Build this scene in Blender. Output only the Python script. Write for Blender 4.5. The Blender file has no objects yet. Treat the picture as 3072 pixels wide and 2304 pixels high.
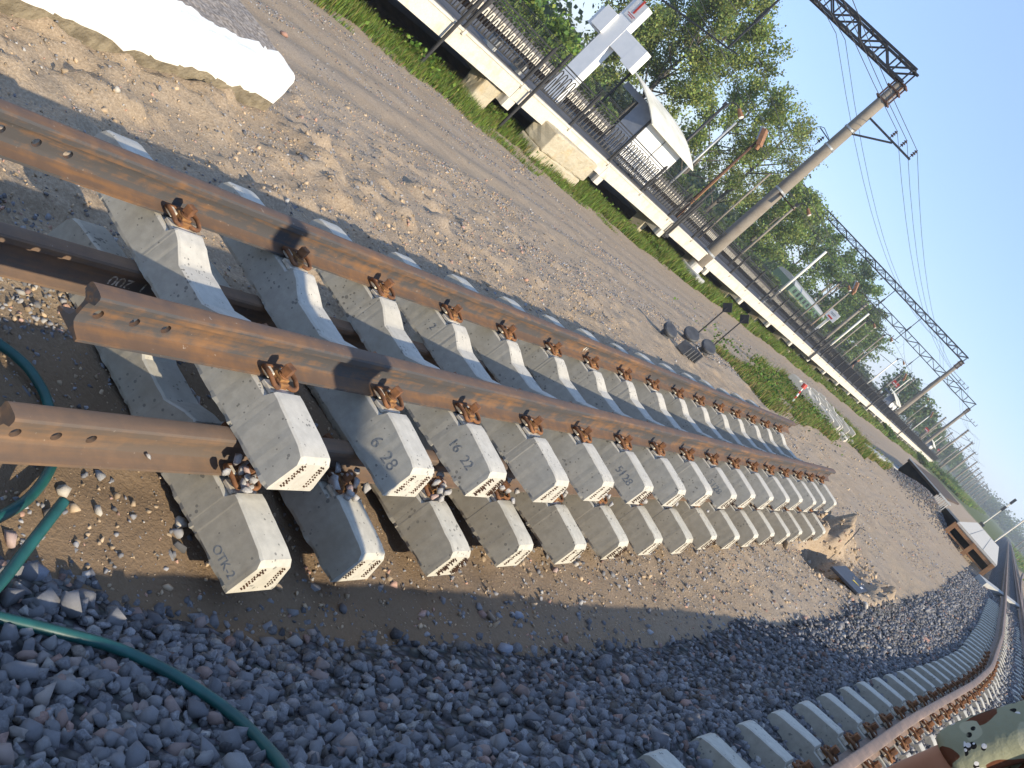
import bpy, bmesh, math, random
import numpy as np
from mathutils import Matrix, Vector, Euler, Quaternion

random.seed(7)
rng = np.random.default_rng(11)
SC = bpy.context.scene
COL = SC.collection
R = math.radians

# ------------------------------------------------------------------ camera
YAW, PIT, ROL = 0.3867, -0.2590, 0.8399
CAM = Vector((2.2879, -2.8949, 1.5365))
fw = Vector((-math.sin(YAW) * math.cos(PIT), math.cos(YAW) * math.cos(PIT), math.sin(PIT)))
rt = Vector((math.cos(YAW), math.sin(YAW), 0.0))
up = rt.cross(fw)
r2 = rt * math.cos(ROL) + up * math.sin(ROL)
u2 = -rt * math.sin(ROL) + up * math.cos(ROL)
cam = bpy.data.cameras.new('camera')
camo = bpy.data.objects.new('camera', cam)
COL.objects.link(camo)
camo.matrix_world = Matrix(((r2.x, u2.x, -fw.x, CAM.x), (r2.y, u2.y, -fw.y, CAM.y), (r2.z, u2.z, -fw.z, CAM.z), (0, 0, 0, 1)))
cam.sensor_width = 36.0
cam.lens = 35.955
cam.clip_start = 0.05
cam.clip_end = 6000
SC.camera = camo

# ------------------------------------------------------------------ sky, sun, exposure
SUN_AZ, SUN_EL = 100.0, 24.0
world = bpy.data.worlds.new('World')
SC.world = world
world.use_nodes = True
wn = world.node_tree
sky = wn.nodes.new('ShaderNodeTexSky')
sky.sky_type = 'NISHITA'
sky.sun_disc = False
sky.sun_elevation = R(SUN_EL)
sky.sun_rotation = R(SUN_AZ)
sky.air_density = 1.0
sky.dust_density = 0.0
sky.ozone_density = 2.5
wb = wn.nodes.new('ShaderNodeMix'); wb.data_type = 'RGBA'; wb.blend_type = 'MULTIPLY'
wb.inputs[0].default_value = 1.0
wb.inputs[7].default_value = (0.94, 0.95, 1.08, 1)      # the camera's cool white balance, the same all over the sky
wn.links.new(sky.outputs[0], wb.inputs[6])
hz = wn.nodes.new('ShaderNodeMix'); hz.data_type = 'RGBA'
hz.inputs[0].default_value = 0.58
hz.inputs[7].default_value = (2.10, 3.05, 5.00, 1)      # thin even veil of bright air over the whole sky
wn.links.new(wb.outputs[2], hz.inputs[6])
wn.links.new(hz.outputs[2], wn.nodes['Background'].inputs[0])
wn.nodes['Background'].inputs[1].default_value = 0.15
sl = bpy.data.lights.new('sun', 'SUN')
sl.energy = 4.5
sl.angle = R(0.55)
sl.color = (1.0, 0.88, 0.68)
so = bpy.data.objects.new('sun', sl)
COL.objects.link(so)
so.rotation_euler = Vector((-math.sin(R(SUN_AZ)) * math.cos(R(SUN_EL)), -math.cos(R(SUN_AZ)) * math.cos(R(SUN_EL)), -math.sin(R(SUN_EL)))).to_track_quat('-Z', 'Y').to_euler()
SC.view_settings.view_transform = 'Standard'
SC.view_settings.look = 'None'
SC.view_settings.exposure = 0.58
SC.view_settings.gamma = 1.0
SC.view_settings.use_curve_mapping = False
SC.render.engine = 'CYCLES'
SC.cycles.max_bounces = 5
SC.cycles.diffuse_bounces = 3
SC.cycles.glossy_bounces = 2
SC.cycles.transmission_bounces = 2
SC.cycles.transparent_max_bounces = 4
SC.cycles.volume_bounces = 1
HAZE = 0.0005
SC.cycles.caustics_reflective = False
SC.cycles.caustics_refractive = False
try:
    SC.cycles.use_denoising = True
except Exception:
    pass

# ------------------------------------------------------------------ numpy noise
def _hash(ix, iy, seed):
    h = (ix.astype(np.int64) * 374761393 + iy.astype(np.int64) * 668265263 + seed * 982451653) & 0xFFFFFFFF
    h = ((h ^ (h >> 13)) * 1274126177) & 0xFFFFFFFF
    return ((h ^ (h >> 16)) & 0xFFFF) / 65535.0
def vnoise(x, y, seed=0):
    ix = np.floor(x); iy = np.floor(y)
    fx = x - ix; fy = y - iy
    fx = fx * fx * (3 - 2 * fx); fy = fy * fy * (3 - 2 * fy)
    a = _hash(ix, iy, seed); b = _hash(ix + 1, iy, seed); c = _hash(ix, iy + 1, seed); d = _hash(ix + 1, iy + 1, seed)
    return (a + (b - a) * fx) * (1 - fy) + (c + (d - c) * fx) * fy - 0.5
def fbm(x, y, oct=4, seed=0):
    s = 0; amp = 1.0; f = 1.0
    for k in range(oct):
        s = s + amp * vnoise(x * f, y * f, seed + k * 17); amp *= 0.5; f *= 2.03
    return s
def ss(a, b, x):
    t = np.clip((x - a) / (b - a), 0, 1)
    return t * t * (3 - 2 * t)

# ------------------------------------------------------------------ terrain
_RY = np.array([-12, -6, -3.0, 0, 2.9, 5.6, 10.6, 13.8, 20.4, 30.6, 45, 92, 400, 2500.0])
_RX = np.array([1.10, 1.93, 2.24, 2.53, 2.80, 3.03, 3.53, 3.78, 4.00, 4.13, 4.26, 4.70, 7.6, 26.0])
def railx(y):
    y = np.asarray(y, float)
    d = 0.6
    return (np.interp(y - d, _RY, _RX) + np.interp(y, _RY, _RX) * 2 + np.interp(y + d, _RY, _RX)) / 4
def zg(x, y):
    x = np.asarray(x, float); y = np.asarray(y, float)
    zp = -0.5 + 0.024 * np.clip(y, -3, 11) - 0.35 * ss(40, 130, y)
    z = -1.05 + (zp + 1.05) * ss(-11, -1.5, x)
    z = z - 0.75 * ss(-12.1, -13.6, x) * ss(-16.6, -15.4, x)
    z = z - 0.10 * ss(0.2, 1.2, x) * (1 - ss(4, 8, y))
    z = z - 0.15 * ss(8, 14, x)
    pit = np.exp(-(((x - 1.42) / 0.22) ** 2 + ((y - 10.1) / 0.75) ** 2))
    ring = np.exp(-(((x - 1.15) / 0.28) ** 2 + ((y - 11.3) / 1.3) ** 2)) + 0.6 * np.exp(-(((x - 2.1) / 0.25) ** 2 + ((y - 11.2) / 1.2) ** 2))
    z = z - 0.50 * pit * (1 + 0.9 * fbm(x * 5, y * 3.5, 3, 44)) + 0.20 * ring * (1 + 2.4 * fbm(x * 6, y * 4, 4, 45))
    z = z + 0.55 * np.exp(-(((x + 0.1) / 1.3) ** 2 + ((y - 39.5) / 2.2) ** 2))
    return z
def zrough(x, y):
    x = np.asarray(x, float); y = np.asarray(y, float)
    near = 1 - 0.75 * ss(10, 45, np.hypot(x - 2, y + 2))
    rut = 0.028 * np.sin(x * 5.2 + 0.5 * fbm(x * 0.6, y * 0.12, 2, 5)) * ss(-9.8, -8.6, x) * (1 - ss(-4.6, -3.8, x))
    lump = fbm(x * 0.9, y * 0.7, 3, 21)
    clod = np.maximum(0, fbm(x * 4.2, y * 3.6, 5, 77)) * ss(-4.8, -3.2, x) * (1 - ss(-1.0, -0.4, x)) * (1 - 0.6 * ss(4, 9, y))
    return near * (0.035 * lump + rut + 0.17 * clod + 0.022 * fbm(x * 9, y * 9, 4, 3))
def gz(x, y):
    return float(zg(x, y) + zrough(x, y))

# ------------------------------------------------------------------ mesh helpers
def new_obj(name, me, parent=None, loc=None, rot=None):
    o = bpy.data.objects.new(name, me)
    COL.objects.link(o)
    if parent is not None:
        o.parent = parent
    if loc is not None:
        o.location = loc
    if rot is not None:
        o.rotation_euler = rot
    return o
def tag(o, label, cat, group=None, kind=None):
    o['label'] = label
    o['category'] = cat
    if group:
        o['group'] = group
    if kind:
        o['kind'] = kind
    return o
def struct(o, kind='structure'):
    o['kind'] = kind
    return o
def empty(name, loc=(0, 0, 0), rz=0.0):
    o = bpy.data.objects.new(name, None)
    COL.objects.link(o)
    o.location = loc
    o.rotation_euler = (0, 0, rz)
    o.empty_display_size = 0.1
    return o
def thing(name, label, cat, loc=(0, 0, 0), rz=0.0, group=None):
    return tag(empty(name, loc, rz), label, cat, group)
def np_mesh(name, V, F, mats=(), mi=None, smooth=False, col=None):
    """V (n,3), F (m,k) all the same k"""
    V = np.ascontiguousarray(V, np.float32); F = np.ascontiguousarray(F, np.int32)
    me = bpy.data.meshes.new(name)
    m, k = F.shape
    me.vertices.add(len(V)); me.vertices.foreach_set('co', V.ravel())
    me.loops.add(m * k); me.loops.foreach_set('vertex_index', F.ravel())
    me.polygons.add(m)
    me.polygons.foreach_set('loop_start', np.arange(0, m * k, k, dtype=np.int32))
    me.polygons.foreach_set('loop_total', np.full(m, k, np.int32))
    if smooth:
        me.polygons.foreach_set('use_smooth', np.ones(m, bool))
    for mm in mats:
        me.materials.append(mm)
    if mi is not None:
        me.polygons.foreach_set('material_index', np.ascontiguousarray(mi, np.int32))
    if col is not None:
        a = me.color_attributes.new('tint', 'FLOAT_COLOR', 'POINT')
        c4 = np.ones((len(V), 4), np.float32); c4[:, :3] = col
        a.data.foreach_set('color', c4.ravel())
    me.update(calc_edges=True)
    me.validate()
    return me
class MB:
    def __init__(s):
        s.v = []; s.f = []; s.m = []
    def add(s, vs, fs, mi=0):
        b = len(s.v)
        s.v += [tuple(v) for v in vs]
        for f in fs:
            s.f.append(tuple(i + b for i in f)); s.m.append(mi)
    def box(s, c, d, rot=None, mi=0, taper=1.0):
        hx, hy, hz = d[0] / 2, d[1] / 2, d[2] / 2
        vs = []
        for z in (-1, 1):
            t = taper if z > 0 else 1.0
            for x, y in ((-1, -1), (1, -1), (1, 1), (-1, 1)):
                p = Vector((x * hx * t, y * hy * t, z * hz))
                if rot is not None:
                    p = rot @ p
                vs.append((p.x + c[0], p.y + c[1], p.z + c[2]))
        s.add(vs, ((3, 2, 1, 0), (4, 5, 6, 7), (0, 1, 5, 4), (1, 2, 6, 5), (2, 3, 7, 6), (3, 0, 4, 7)), mi)
        return s
    def bar(s, a, b, w, h=None, mi=0):
        a = Vector(a); b = Vector(b); d = b - a
        q = d.to_track_quat('Z', 'Y').to_matrix()
        return s.box((a + b) / 2, (w, h or w, d.length), q, mi)
    def tube(s, pts, r, n=8, mi=0, caps=True, closed=False):
        pts = [Vector(p) for p in pts]; m = len(pts)
        rr = r if hasattr(r, '__len__') else [r] * m
        ref = None; rings = []
        for i, p in enumerate(pts):
            if closed:
                t = pts[(i + 1) % m] - pts[i - 1]
            else:
                t = pts[min(i + 1, m - 1)] - pts[max(i - 1, 0)]
            t.normalize()
            if ref is None:
                ref = Vector((0, 0, 1)) if abs(t.z) < 0.9 else Vector((1, 0, 0))
            a = ref - t * ref.dot(t); a.normalize(); ref = a
            b = t.cross(a)
            rings.append([p + (a * math.cos(2 * math.pi * k / n) + b * math.sin(2 * math.pi * k / n)) * rr[i] for k in range(n)])
        vs = [v for q in rings for v in q]; fs = []
        for i in range(m if closed else m - 1):
            j = (i + 1) % m
            for k in range(n):
                k2 = (k + 1) % n
                fs.append((i * n + k, i * n + k2, j * n + k2, j * n + k))
        if caps and not closed:
            fs.append(tuple(range(n - 1, -1, -1))); fs.append(tuple((m - 1) * n + k for k in range(n)))
        s.add(vs, fs, mi)
        return s
    def sweep(s, prof, frames, mi=0, caps=True):
        """prof: list of (u,w); frames: list of (origin, U, W)"""
        n = len(prof); vs = []; fs = []
        for o, U, W in frames:
            for u, w in prof:
                vs.append(o + U * u + W * w)
        for i in range(len(frames) - 1):
            for k in range(n):
                k2 = (k + 1) % n
                fs.append((i * n + k, i * n + k2, (i + 1) * n + k2, (i + 1) * n + k))
        if caps:
            fs.append(tuple(range(n - 1, -1, -1))); fs.append(tuple((len(frames) - 1) * n + k for k in range(n)))
        s.add(vs, fs, mi)
        return s
    def mesh(s, name, mats, smooth=False):
        me = bpy.data.meshes.new(name)
        me.from_pydata(s.v, [], s.f)
        for m in (mats if isinstance(mats, (list, tuple)) else [mats]):
            me.materials.append(m)
        me.polygons.foreach_set('material_index', s.m)
        if smooth:
            me.polygons.foreach_set('use_smooth', [True] * len(me.polygons))
        me.update()
        bm = bmesh.new(); bm.from_mesh(me)
        bmesh.ops.recalc_face_normals(bm, faces=bm.faces)
        bm.to_mesh(me); bm.free()
        return me
    def obj(s, name, mats, parent=None, loc=None, rot=None, smooth=False):
        return new_obj(name, s.mesh(name, mats, smooth), parent, loc, rot)
def smooth_by_angle(me, deg=35):
    bm = bmesh.new(); bm.from_mesh(me)
    for f in bm.faces:
        f.smooth = True
    lim = R(deg)
    for e in bm.edges:
        e.smooth = len(e.link_faces) == 2 and e.calc_face_angle(0) < lim
    bm.to_mesh(me); bm.free()
def bevel_mesh(me, w=0.01, seg=2, ang=40):
    bm = bmesh.new(); bm.from_mesh(me)
    es = [e for e in bm.edges if len(e.link_faces) == 2 and e.calc_face_angle(0) > R(ang)]
    bmesh.ops.bevel(bm, geom=es, offset=w, segments=seg, profile=0.6, affect='EDGES', clamp_overlap=True)
    bm.to_mesh(me); bm.free()
    return me
def text_mesh(txt, size, mat, thick=0.0003, shear=0.0):
    cu = bpy.data.curves.new('t', 'FONT')
    cu.body = txt; cu.size = size; cu.extrude = thick; cu.align_x = 'CENTER'; cu.align_y = 'CENTER'; cu.shear = shear
    to = bpy.data.objects.new('t', cu)
    COL.objects.link(to)
    dg = bpy.context.evaluated_depsgraph_get(); dg.update()
    me = bpy.data.meshes.new_from_object(to.evaluated_get(dg))
    bpy.data.objects.remove(to)
    me.materials.clear(); me.materials.append(mat)
    return me

# ------------------------------------------------------------------ materials
def base_mat(name):
    m = bpy.data.materials.new(name)
    m.use_nodes = True
    nt = m.node_tree
    return m, nt, nt.nodes, nt.links, nt.nodes['Principled BSDF']
def coords(nt, scale=(1, 1, 1), per_object=True, space='Object'):
    N = nt.nodes; L = nt.links
    tc = N.new('ShaderNodeTexCoord')
    mp = N.new('ShaderNodeMapping')
    mp.inputs['Scale'].default_value = scale
    src = tc.outputs[space]
    if per_object:
        oi = N.new('ShaderNodeObjectInfo')
        ml = N.new('ShaderNodeMath'); ml.operation = 'MULTIPLY'; ml.inputs[1].default_value = 37.0
        L.new(oi.outputs['Random'], ml.inputs[0])
        va = N.new('ShaderNodeVectorMath'); va.operation = 'ADD'
        L.new(src, va.inputs[0]); L.new(ml.outputs[0], va.inputs[1])
        src = va.outputs[0]
    L.new(src, mp.inputs['Vector'])
    return mp.outputs[0]
def noise(nt, vec, scale, detail=6, rough=0.55, dist=0.0):
    n = nt.nodes.new('ShaderNodeTexNoise')
    n.inputs['Scale'].default_value = scale; n.inputs['Detail'].default_value = detail
    n.inputs['Roughness'].default_value = rough; n.inputs['Distortion'].default_value = dist
    nt.links.new(vec, n.inputs['Vector'])
    return n.outputs['Fac']
def ramp(nt, fac, stops):
    r = nt.nodes.new('ShaderNodeValToRGB')
    el = r.color_ramp.elements
    while len(el) < len(stops):
        el.new(0.5)
    for e, (p, c) in zip(el, stops):
        e.position = p; e.color = (c[0], c[1], c[2], 1)
    nt.links.new(fac, r.inputs[0])
    return r.outputs[0]
def mix(nt, fac, a, b, mode='MIX'):
    m = nt.nodes.new('ShaderNodeMix'); m.data_type = 'RGBA'; m.blend_type = mode
    if isinstance(fac, (int, float)):
        m.inputs[0].default_value = fac
    else:
        nt.links.new(fac, m.inputs[0])
    for v, i in ((a, 6), (b, 7)):
        if isinstance(v, (tuple, list)):
            m.inputs[i].default_value = (v[0], v[1], v[2], 1)
        else:
            nt.links.new(v, m.inputs[i])
    return m.outputs[2]
def mathn(nt, op, a, b=None):
    m = nt.nodes.new('ShaderNodeMath'); m.operation = op
    for i, v in enumerate((a, b)):
        if v is None:
            continue
        if isinstance(v, (int, float)):
            m.inputs[i].default_value = v
        else:
            nt.links.new(v, m.inputs[i])
    return m.outputs[0]
def bump(nt, h, strength=0.3, dist=0.01):
    b = nt.nodes.new('ShaderNodeBump')
    b.inputs['Strength'].default_value = strength; b.inputs['Distance'].default_value = dist
    nt.links.new(h, b.inputs['Height'])
    nt.links.new(b.outputs[0], nt.nodes['Principled BSDF'].inputs['Normal'])
def M(name, c1, c2=None, scale=6.0, rough=0.8, metal=0.0, bmp=0.0, bscale=60.0, bdist=0.004, lo=0.35, hi=0.65, stretch=(1, 1, 1), per_object=True, spec=None):
    m, nt, N, L, b = base_mat(name)
    b.inputs['Roughness'].default_value = rough; b.inputs['Metallic'].default_value = metal
    if spec is not None:
        b.inputs['Specular IOR Level'].default_value = spec
    if c2 is None:
        c2 = tuple(0.82 * v for v in c1)
    v = coords(nt, stretch, per_object)
    L.new(ramp(nt, noise(nt, v, scale), [(lo, c2), (hi, c1)]), b.inputs['Base Color'])
    if bmp > 0:
        bump(nt, noise(nt, v, bscale, 5), bmp, bdist)
    return m
MAT = {}
def concrete(name, c, dark=0.8, pits=True, grime=None, pitscale=38.0):
    m, nt, N, L, b = base_mat(name)
    b.inputs['Roughness'].default_value = 0.88
    b.inputs['Specular IOR Level'].default_value = 0.25
    v = coords(nt)
    n1 = noise(nt, v, 3.5, 8); n2 = noise(nt, v, 28, 6)
    colr = ramp(nt, n1, [(0.3, tuple(x * dark for x in c)), (0.7, c)])
    colr = mix(nt, 0.5, colr, ramp(nt, n2, [(0.3, tuple(x * 0.75 for x in c)), (0.7, tuple(min(1, x * 1.12) for x in c))]))
    h = noise(nt, v, 90, 4)
    if pits:
        vo = N.new('ShaderNodeTexVoronoi'); vo.inputs['Scale'].default_value = pitscale
        vo.inputs['Randomness'].default_value = 1.0
        L.new(v, vo.inputs['Vector'])
        sz = noise(nt, v, 11, 3)
        thr = mathn(nt, 'MULTIPLY', mathn(nt, 'SUBTRACT', sz, 0.42), 1.25)
        pit = mathn(nt, 'LESS_THAN', vo.outputs['Distance'], thr)
        colr = mix(nt, mathn(nt, 'MULTIPLY', pit, 0.62), colr, (0.09, 0.09, 0.085))
        h = mathn(nt, 'SUBTRACT', mathn(nt, 'MULTIPLY', h, 0.35), pit)
    if grime:
        g = ramp(nt, noise(nt, v, 2.2, 7, 0.6), [(0.52, (0, 0, 0)), (0.68, (1, 1, 1))])
        colr = mix(nt, mathn(nt, 'MULTIPLY', g, 0.55), colr, grime)
    L.new(colr, b.inputs['Base Color'])
    bump(nt, h, 0.5, 0.003)
    return m
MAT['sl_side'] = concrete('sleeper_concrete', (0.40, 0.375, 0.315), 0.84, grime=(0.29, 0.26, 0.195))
MAT['sl_top'] = concrete('sleeper_concrete_pale', (0.54, 0.505, 0.43), 0.84, pitscale=55, grime=(0.42, 0.39, 0.32))  # top and end faces, paler than the flanks
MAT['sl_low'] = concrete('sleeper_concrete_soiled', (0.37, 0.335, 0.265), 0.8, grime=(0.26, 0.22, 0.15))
MAT['sl_low_top'] = concrete('sleeper_concrete_soiled_pale', (0.54, 0.51, 0.43), 0.84, grime=(0.36, 0.32, 0.24))  # paler tone for tops and ends of the soiled sleepers
MAT['pole_conc'] = concrete('pole_concrete', (0.27, 0.235, 0.19), 0.8, pits=False, grime=(0.17, 0.135, 0.10))
MAT['old_conc'] = concrete('old_concrete', (0.50, 0.44, 0.32), 0.75, pits=False, grime=(0.45, 0.32, 0.15))
MAT['grey_conc'] = concrete('grey_concrete', (0.42, 0.42, 0.40), 0.8, pits=False)
MAT['white_wash'] = concrete('whitewash', (0.80, 0.76, 0.66), 0.93, pits=False, grime=(0.66, 0.56, 0.38))
def rail_mat(name, web, rustc, tilt):
    m, nt, N, L, b = base_mat(name)
    b.inputs['Roughness'].default_value = 0.68; b.inputs['Metallic'].default_value = 0.0
    b.inputs['Specular IOR Level'].default_value = 0.35
    v = coords(nt, (9, 0.55, 9))
    v2 = coords(nt, (1, 1, 1))
    n1 = noise(nt, v, 4.0, 8, 0.62); n2 = noise(nt, v2, 14, 8, 0.6); n3 = noise(nt, v2, 2.2, 4)
    f = mathn(nt, 'ADD', mathn(nt, 'MULTIPLY', n1, 0.42), mathn(nt, 'ADD', mathn(nt, 'MULTIPLY', n2, 0.28), mathn(nt, 'MULTIPLY', n3, 0.30)))
    colr = ramp(nt, f, [(0.445 + tilt, web), (0.50 + tilt, tuple((a + c) / 2 for a, c in zip(web, rustc))), (0.56 + tilt, rustc), (0.68 + tilt, tuple(min(1, 1.5 * x) for x in rustc))])
    # fresh orange rust dominates on the faces that look upwards
    geo = N.new('ShaderNodeNewGeometry'); sep = N.new('ShaderNodeSeparateXYZ')
    L.new(geo.outputs['Normal'], sep.inputs[0])
    upf = ramp(nt, sep.outputs['Z'], [(0.55, (0, 0, 0)), (0.95, (1, 1, 1))])
    colr = mix(nt, mathn(nt, 'MULTIPLY', upf, 0.50), colr, mix(nt, n2, tuple(x * 0.7 for x in rustc), tuple(min(1, x * 1.35) for x in rustc)))
    sp = ramp(nt, noise(nt, v2, 45, 3), [(0.70, (0, 0, 0)), (0.76, (1, 1, 1))])
    colr = mix(nt, mathn(nt, 'MULTIPLY', sp, 0.5), colr, (0.42, 0.36, 0.29))
    L.new(colr, b.inputs['Base Color'])
    bump(nt, mathn(nt, 'ADD', n2, mathn(nt, 'MULTIPLY', n1, 0.5)), 0.35, 0.002)
    return m
MAT['rail'] = rail_mat('rusty_rail', (0.066, 0.060, 0.057), (0.185, 0.098, 0.046), 0.035)
MAT['rail_low'] = rail_mat('rusty_rail_brown', (0.115, 0.088, 0.069), (0.185, 0.115, 0.070), 0.02)
MAT['rail_used'] = rail_mat('used_rail', (0.13, 0.10, 0.082), (0.25, 0.17, 0.12), 0.0)
MAT['rust'] = M('rust', (0.25, 0.105, 0.038), (0.085, 0.038, 0.018), 26, 0.85, 0.0, 0.5, 160, 0.001)
MAT['rust_light'] = M('rust_light', (0.34, 0.17, 0.055), (0.17, 0.075, 0.027), 30, 0.85, 0.0, 0.4, 160, 0.001)
MAT['rust_dark'] = M('rust_dark', (0.13, 0.06, 0.03), (0.05, 0.027, 0.017), 24, 0.85, 0, 0.4, 120, 0.001)
MAT['insul'] = M('white_insert', (0.72, 0.66, 0.54), (0.5, 0.43, 0.33), 30, 0.6)
MAT['stencil'] = M('stencil_paint', (0.10, 0.115, 0.135), (0.22, 0.225, 0.22), 60, 0.9, lo=0.42, hi=0.6)
MAT['chalk'] = M('chalk', (0.62, 0.58, 0.50), (0.28, 0.22, 0.15), 60, 0.95, lo=0.42, hi=0.55)
MAT['dark_steel'] = M('dark_steel', (0.055, 0.052, 0.05), (0.03, 0.03, 0.03), 8, 0.55)
MAT['fence_paint'] = M('fence_paint', (0.030, 0.029, 0.028), (0.020, 0.019, 0.019), 8, 0.55)
MAT['black_steel'] = M('black_steel', (0.028, 0.026, 0.027), (0.015, 0.015, 0.016), 8, 0.6)
MAT['galv'] = M('galvanised', (0.42, 0.43, 0.43), (0.3, 0.31, 0.31), 12, 0.5, 0.3)
MAT['wire'] = M('wire', (0.05, 0.05, 0.05), None, 5, 0.6)
MAT['deck'] = M('asphalt_deck', (0.125, 0.118, 0.112), (0.075, 0.07, 0.068), 3, 0.9, 0, 0.3, 90, 0.004)
MAT['slab_white'] = concrete('slab_whitewash', (0.66, 0.615, 0.52), 0.86, pits=False, grime=(0.50, 0.40, 0.26))
MAT['panel_white'] = M('white_panel', (0.88, 0.87, 0.84), (0.82, 0.82, 0.80), 4, 0.45)
MAT['panel_grey'] = M('grey_panel', (0.30, 0.32, 0.36), (0.24, 0.26, 0.30), 4, 0.5)
MAT['roof'] = M('shelter_roof', (0.72, 0.68, 0.58), (0.50, 0.48, 0.38), 2.2, 0.7, stretch=(1, 0.4, 1))
MAT['red'] = M('red_paint', (0.65, 0.06, 0.03), (0.5, 0.05, 0.03), 9, 0.5)
MAT['orange'] = M('orange_box', (0.33, 0.155, 0.065), (0.17, 0.085, 0.045), 9, 0.7)
MAT['white'] = M('white_paint', (0.8, 0.79, 0.76), (0.68, 0.66, 0.62), 9, 0.5)
MAT['yellow'] = M('yellow_paint', (0.75, 0.55, 0.03), None, 9, 0.5)
MAT['stripe'] = M('faded_stripe', (0.42, 0.40, 0.22), None, 9, 0.6)
MAT['teal'] = M('teal_hose', (0.014, 0.098, 0.088), (0.010, 0.062, 0.058), 14, 0.42, 0, 0.0)
MAT['plate'] = M('dark_plate', (0.030, 0.034, 0.044), (0.05, 0.05, 0.055), 12, 0.55, 0, 0.2, 60, 0.002)
MAT['timber'] = M('raw_timber', (0.36, 0.19, 0.085), (0.25, 0.12, 0.05), 6, 0.8, stretch=(4, 4, 0.7))
MAT['membrane'] = M('black_membrane', (0.006, 0.006, 0.006), (0.016, 0.016, 0.015), 5, 0.85, spec=0.1)
MAT['green_paint'] = M('green_paint', (0.09, 0.155, 0.10), (0.07, 0.12, 0.08), 5, 0.5)
MAT['glass'] = M('dark_glass', (0.03, 0.04, 0.05), None, 4, 0.15)
MAT['insulator'] = M('brown_insulator', (0.05, 0.03, 0.025), None, 9, 0.3)
MAT['bark'] = M('bark', (0.16, 0.14, 0.11), (0.07, 0.06, 0.05), 6, 0.9, 0, 0.6, 20, 0.02)
MAT['earth_wall'] = M('earth_bank', (0.10, 0.065, 0.04), (0.05, 0.035, 0.025), 3, 0.95, 0, 0.6, 12, 0.03)
MAT['brick_red'] = M('brick_red', (0.34, 0.15, 0.10), (0.25, 0.11, 0.08), 5, 0.85)
def tint_mat(name, rough=0.9, spec=0.3, transl=0.0, speckle=0.0):
    m, nt, N, L, b = base_mat(name)
    a = N.new('ShaderNodeVertexColor'); a.layer_name = 'tint'
    b.inputs['Roughness'].default_value = rough; b.inputs['Specular IOR Level'].default_value = spec
    c = a.outputs['Color']
    if speckle > 0:
        tc = N.new('ShaderNodeTexCoord')
        n1 = noise(nt, tc.outputs['Object'], 120, 4, 0.7)
        c = mix(nt, speckle, c, ramp(nt, n1, [(0.35, (0.05, 0.05, 0.055)), (0.65, (0.55, 0.55, 0.55))]), 'OVERLAY')
        bump(nt, n1, 0.6, 0.004)
    L.new(c, b.inputs['Base Color'])
    if transl > 0:
        tr = N.new('ShaderNodeBsdfTranslucent'); ms = N.new('ShaderNodeMixShader')
        L.new(a.outputs['Color'], tr.inputs['Color'])
        ms.inputs[0].default_value = transl
        L.new(b.outputs[0], ms.inputs[1]); L.new(tr.outputs[0], ms.inputs[2])
        L.new(ms.outputs[0], N['Material Output'].inputs[0])
    return m
MAT['stone'] = tint_mat('crushed_stone', 0.85, 0.3, 0, 0.45)
MAT['pebble'] = tint_mat('pebbles', 0.9, 0.2)
MAT['leaf'] = tint_mat('foliage', 0.55, 0.35, 0.42)
MAT['grass'] = tint_mat('grass_blades', 0.6, 0.3, 0.35)
def stone_obj_mat():
    m, nt, N, L, b = base_mat('loose_stone')
    b.inputs['Roughness'].default_value = 0.85
    oi = N.new('ShaderNodeObjectInfo')
    v = coords(nt)
    c = ramp(nt, oi.outputs['Random'], [(0.0, (0.17, 0.17, 0.18)), (0.3, (0.28, 0.278, 0.285)), (0.6, (0.22, 0.22, 0.23)), (0.82, (0.35, 0.34, 0.33)), (0.9, (0.36, 0.25, 0.21)), (1.0, (0.44, 0.41, 0.37))])
    n1 = noise(nt, v, 120, 4, 0.7)
    c = mix(nt, 0.45, c, ramp(nt, n1, [(0.35, (0.05, 0.05, 0.055)), (0.65, (0.55, 0.55, 0.55))]), 'OVERLAY')
    L.new(c, b.inputs['Base Color'])
    bump(nt, n1, 0.6, 0.004)
    return m
MAT['stone1'] = stone_obj_mat()
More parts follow.
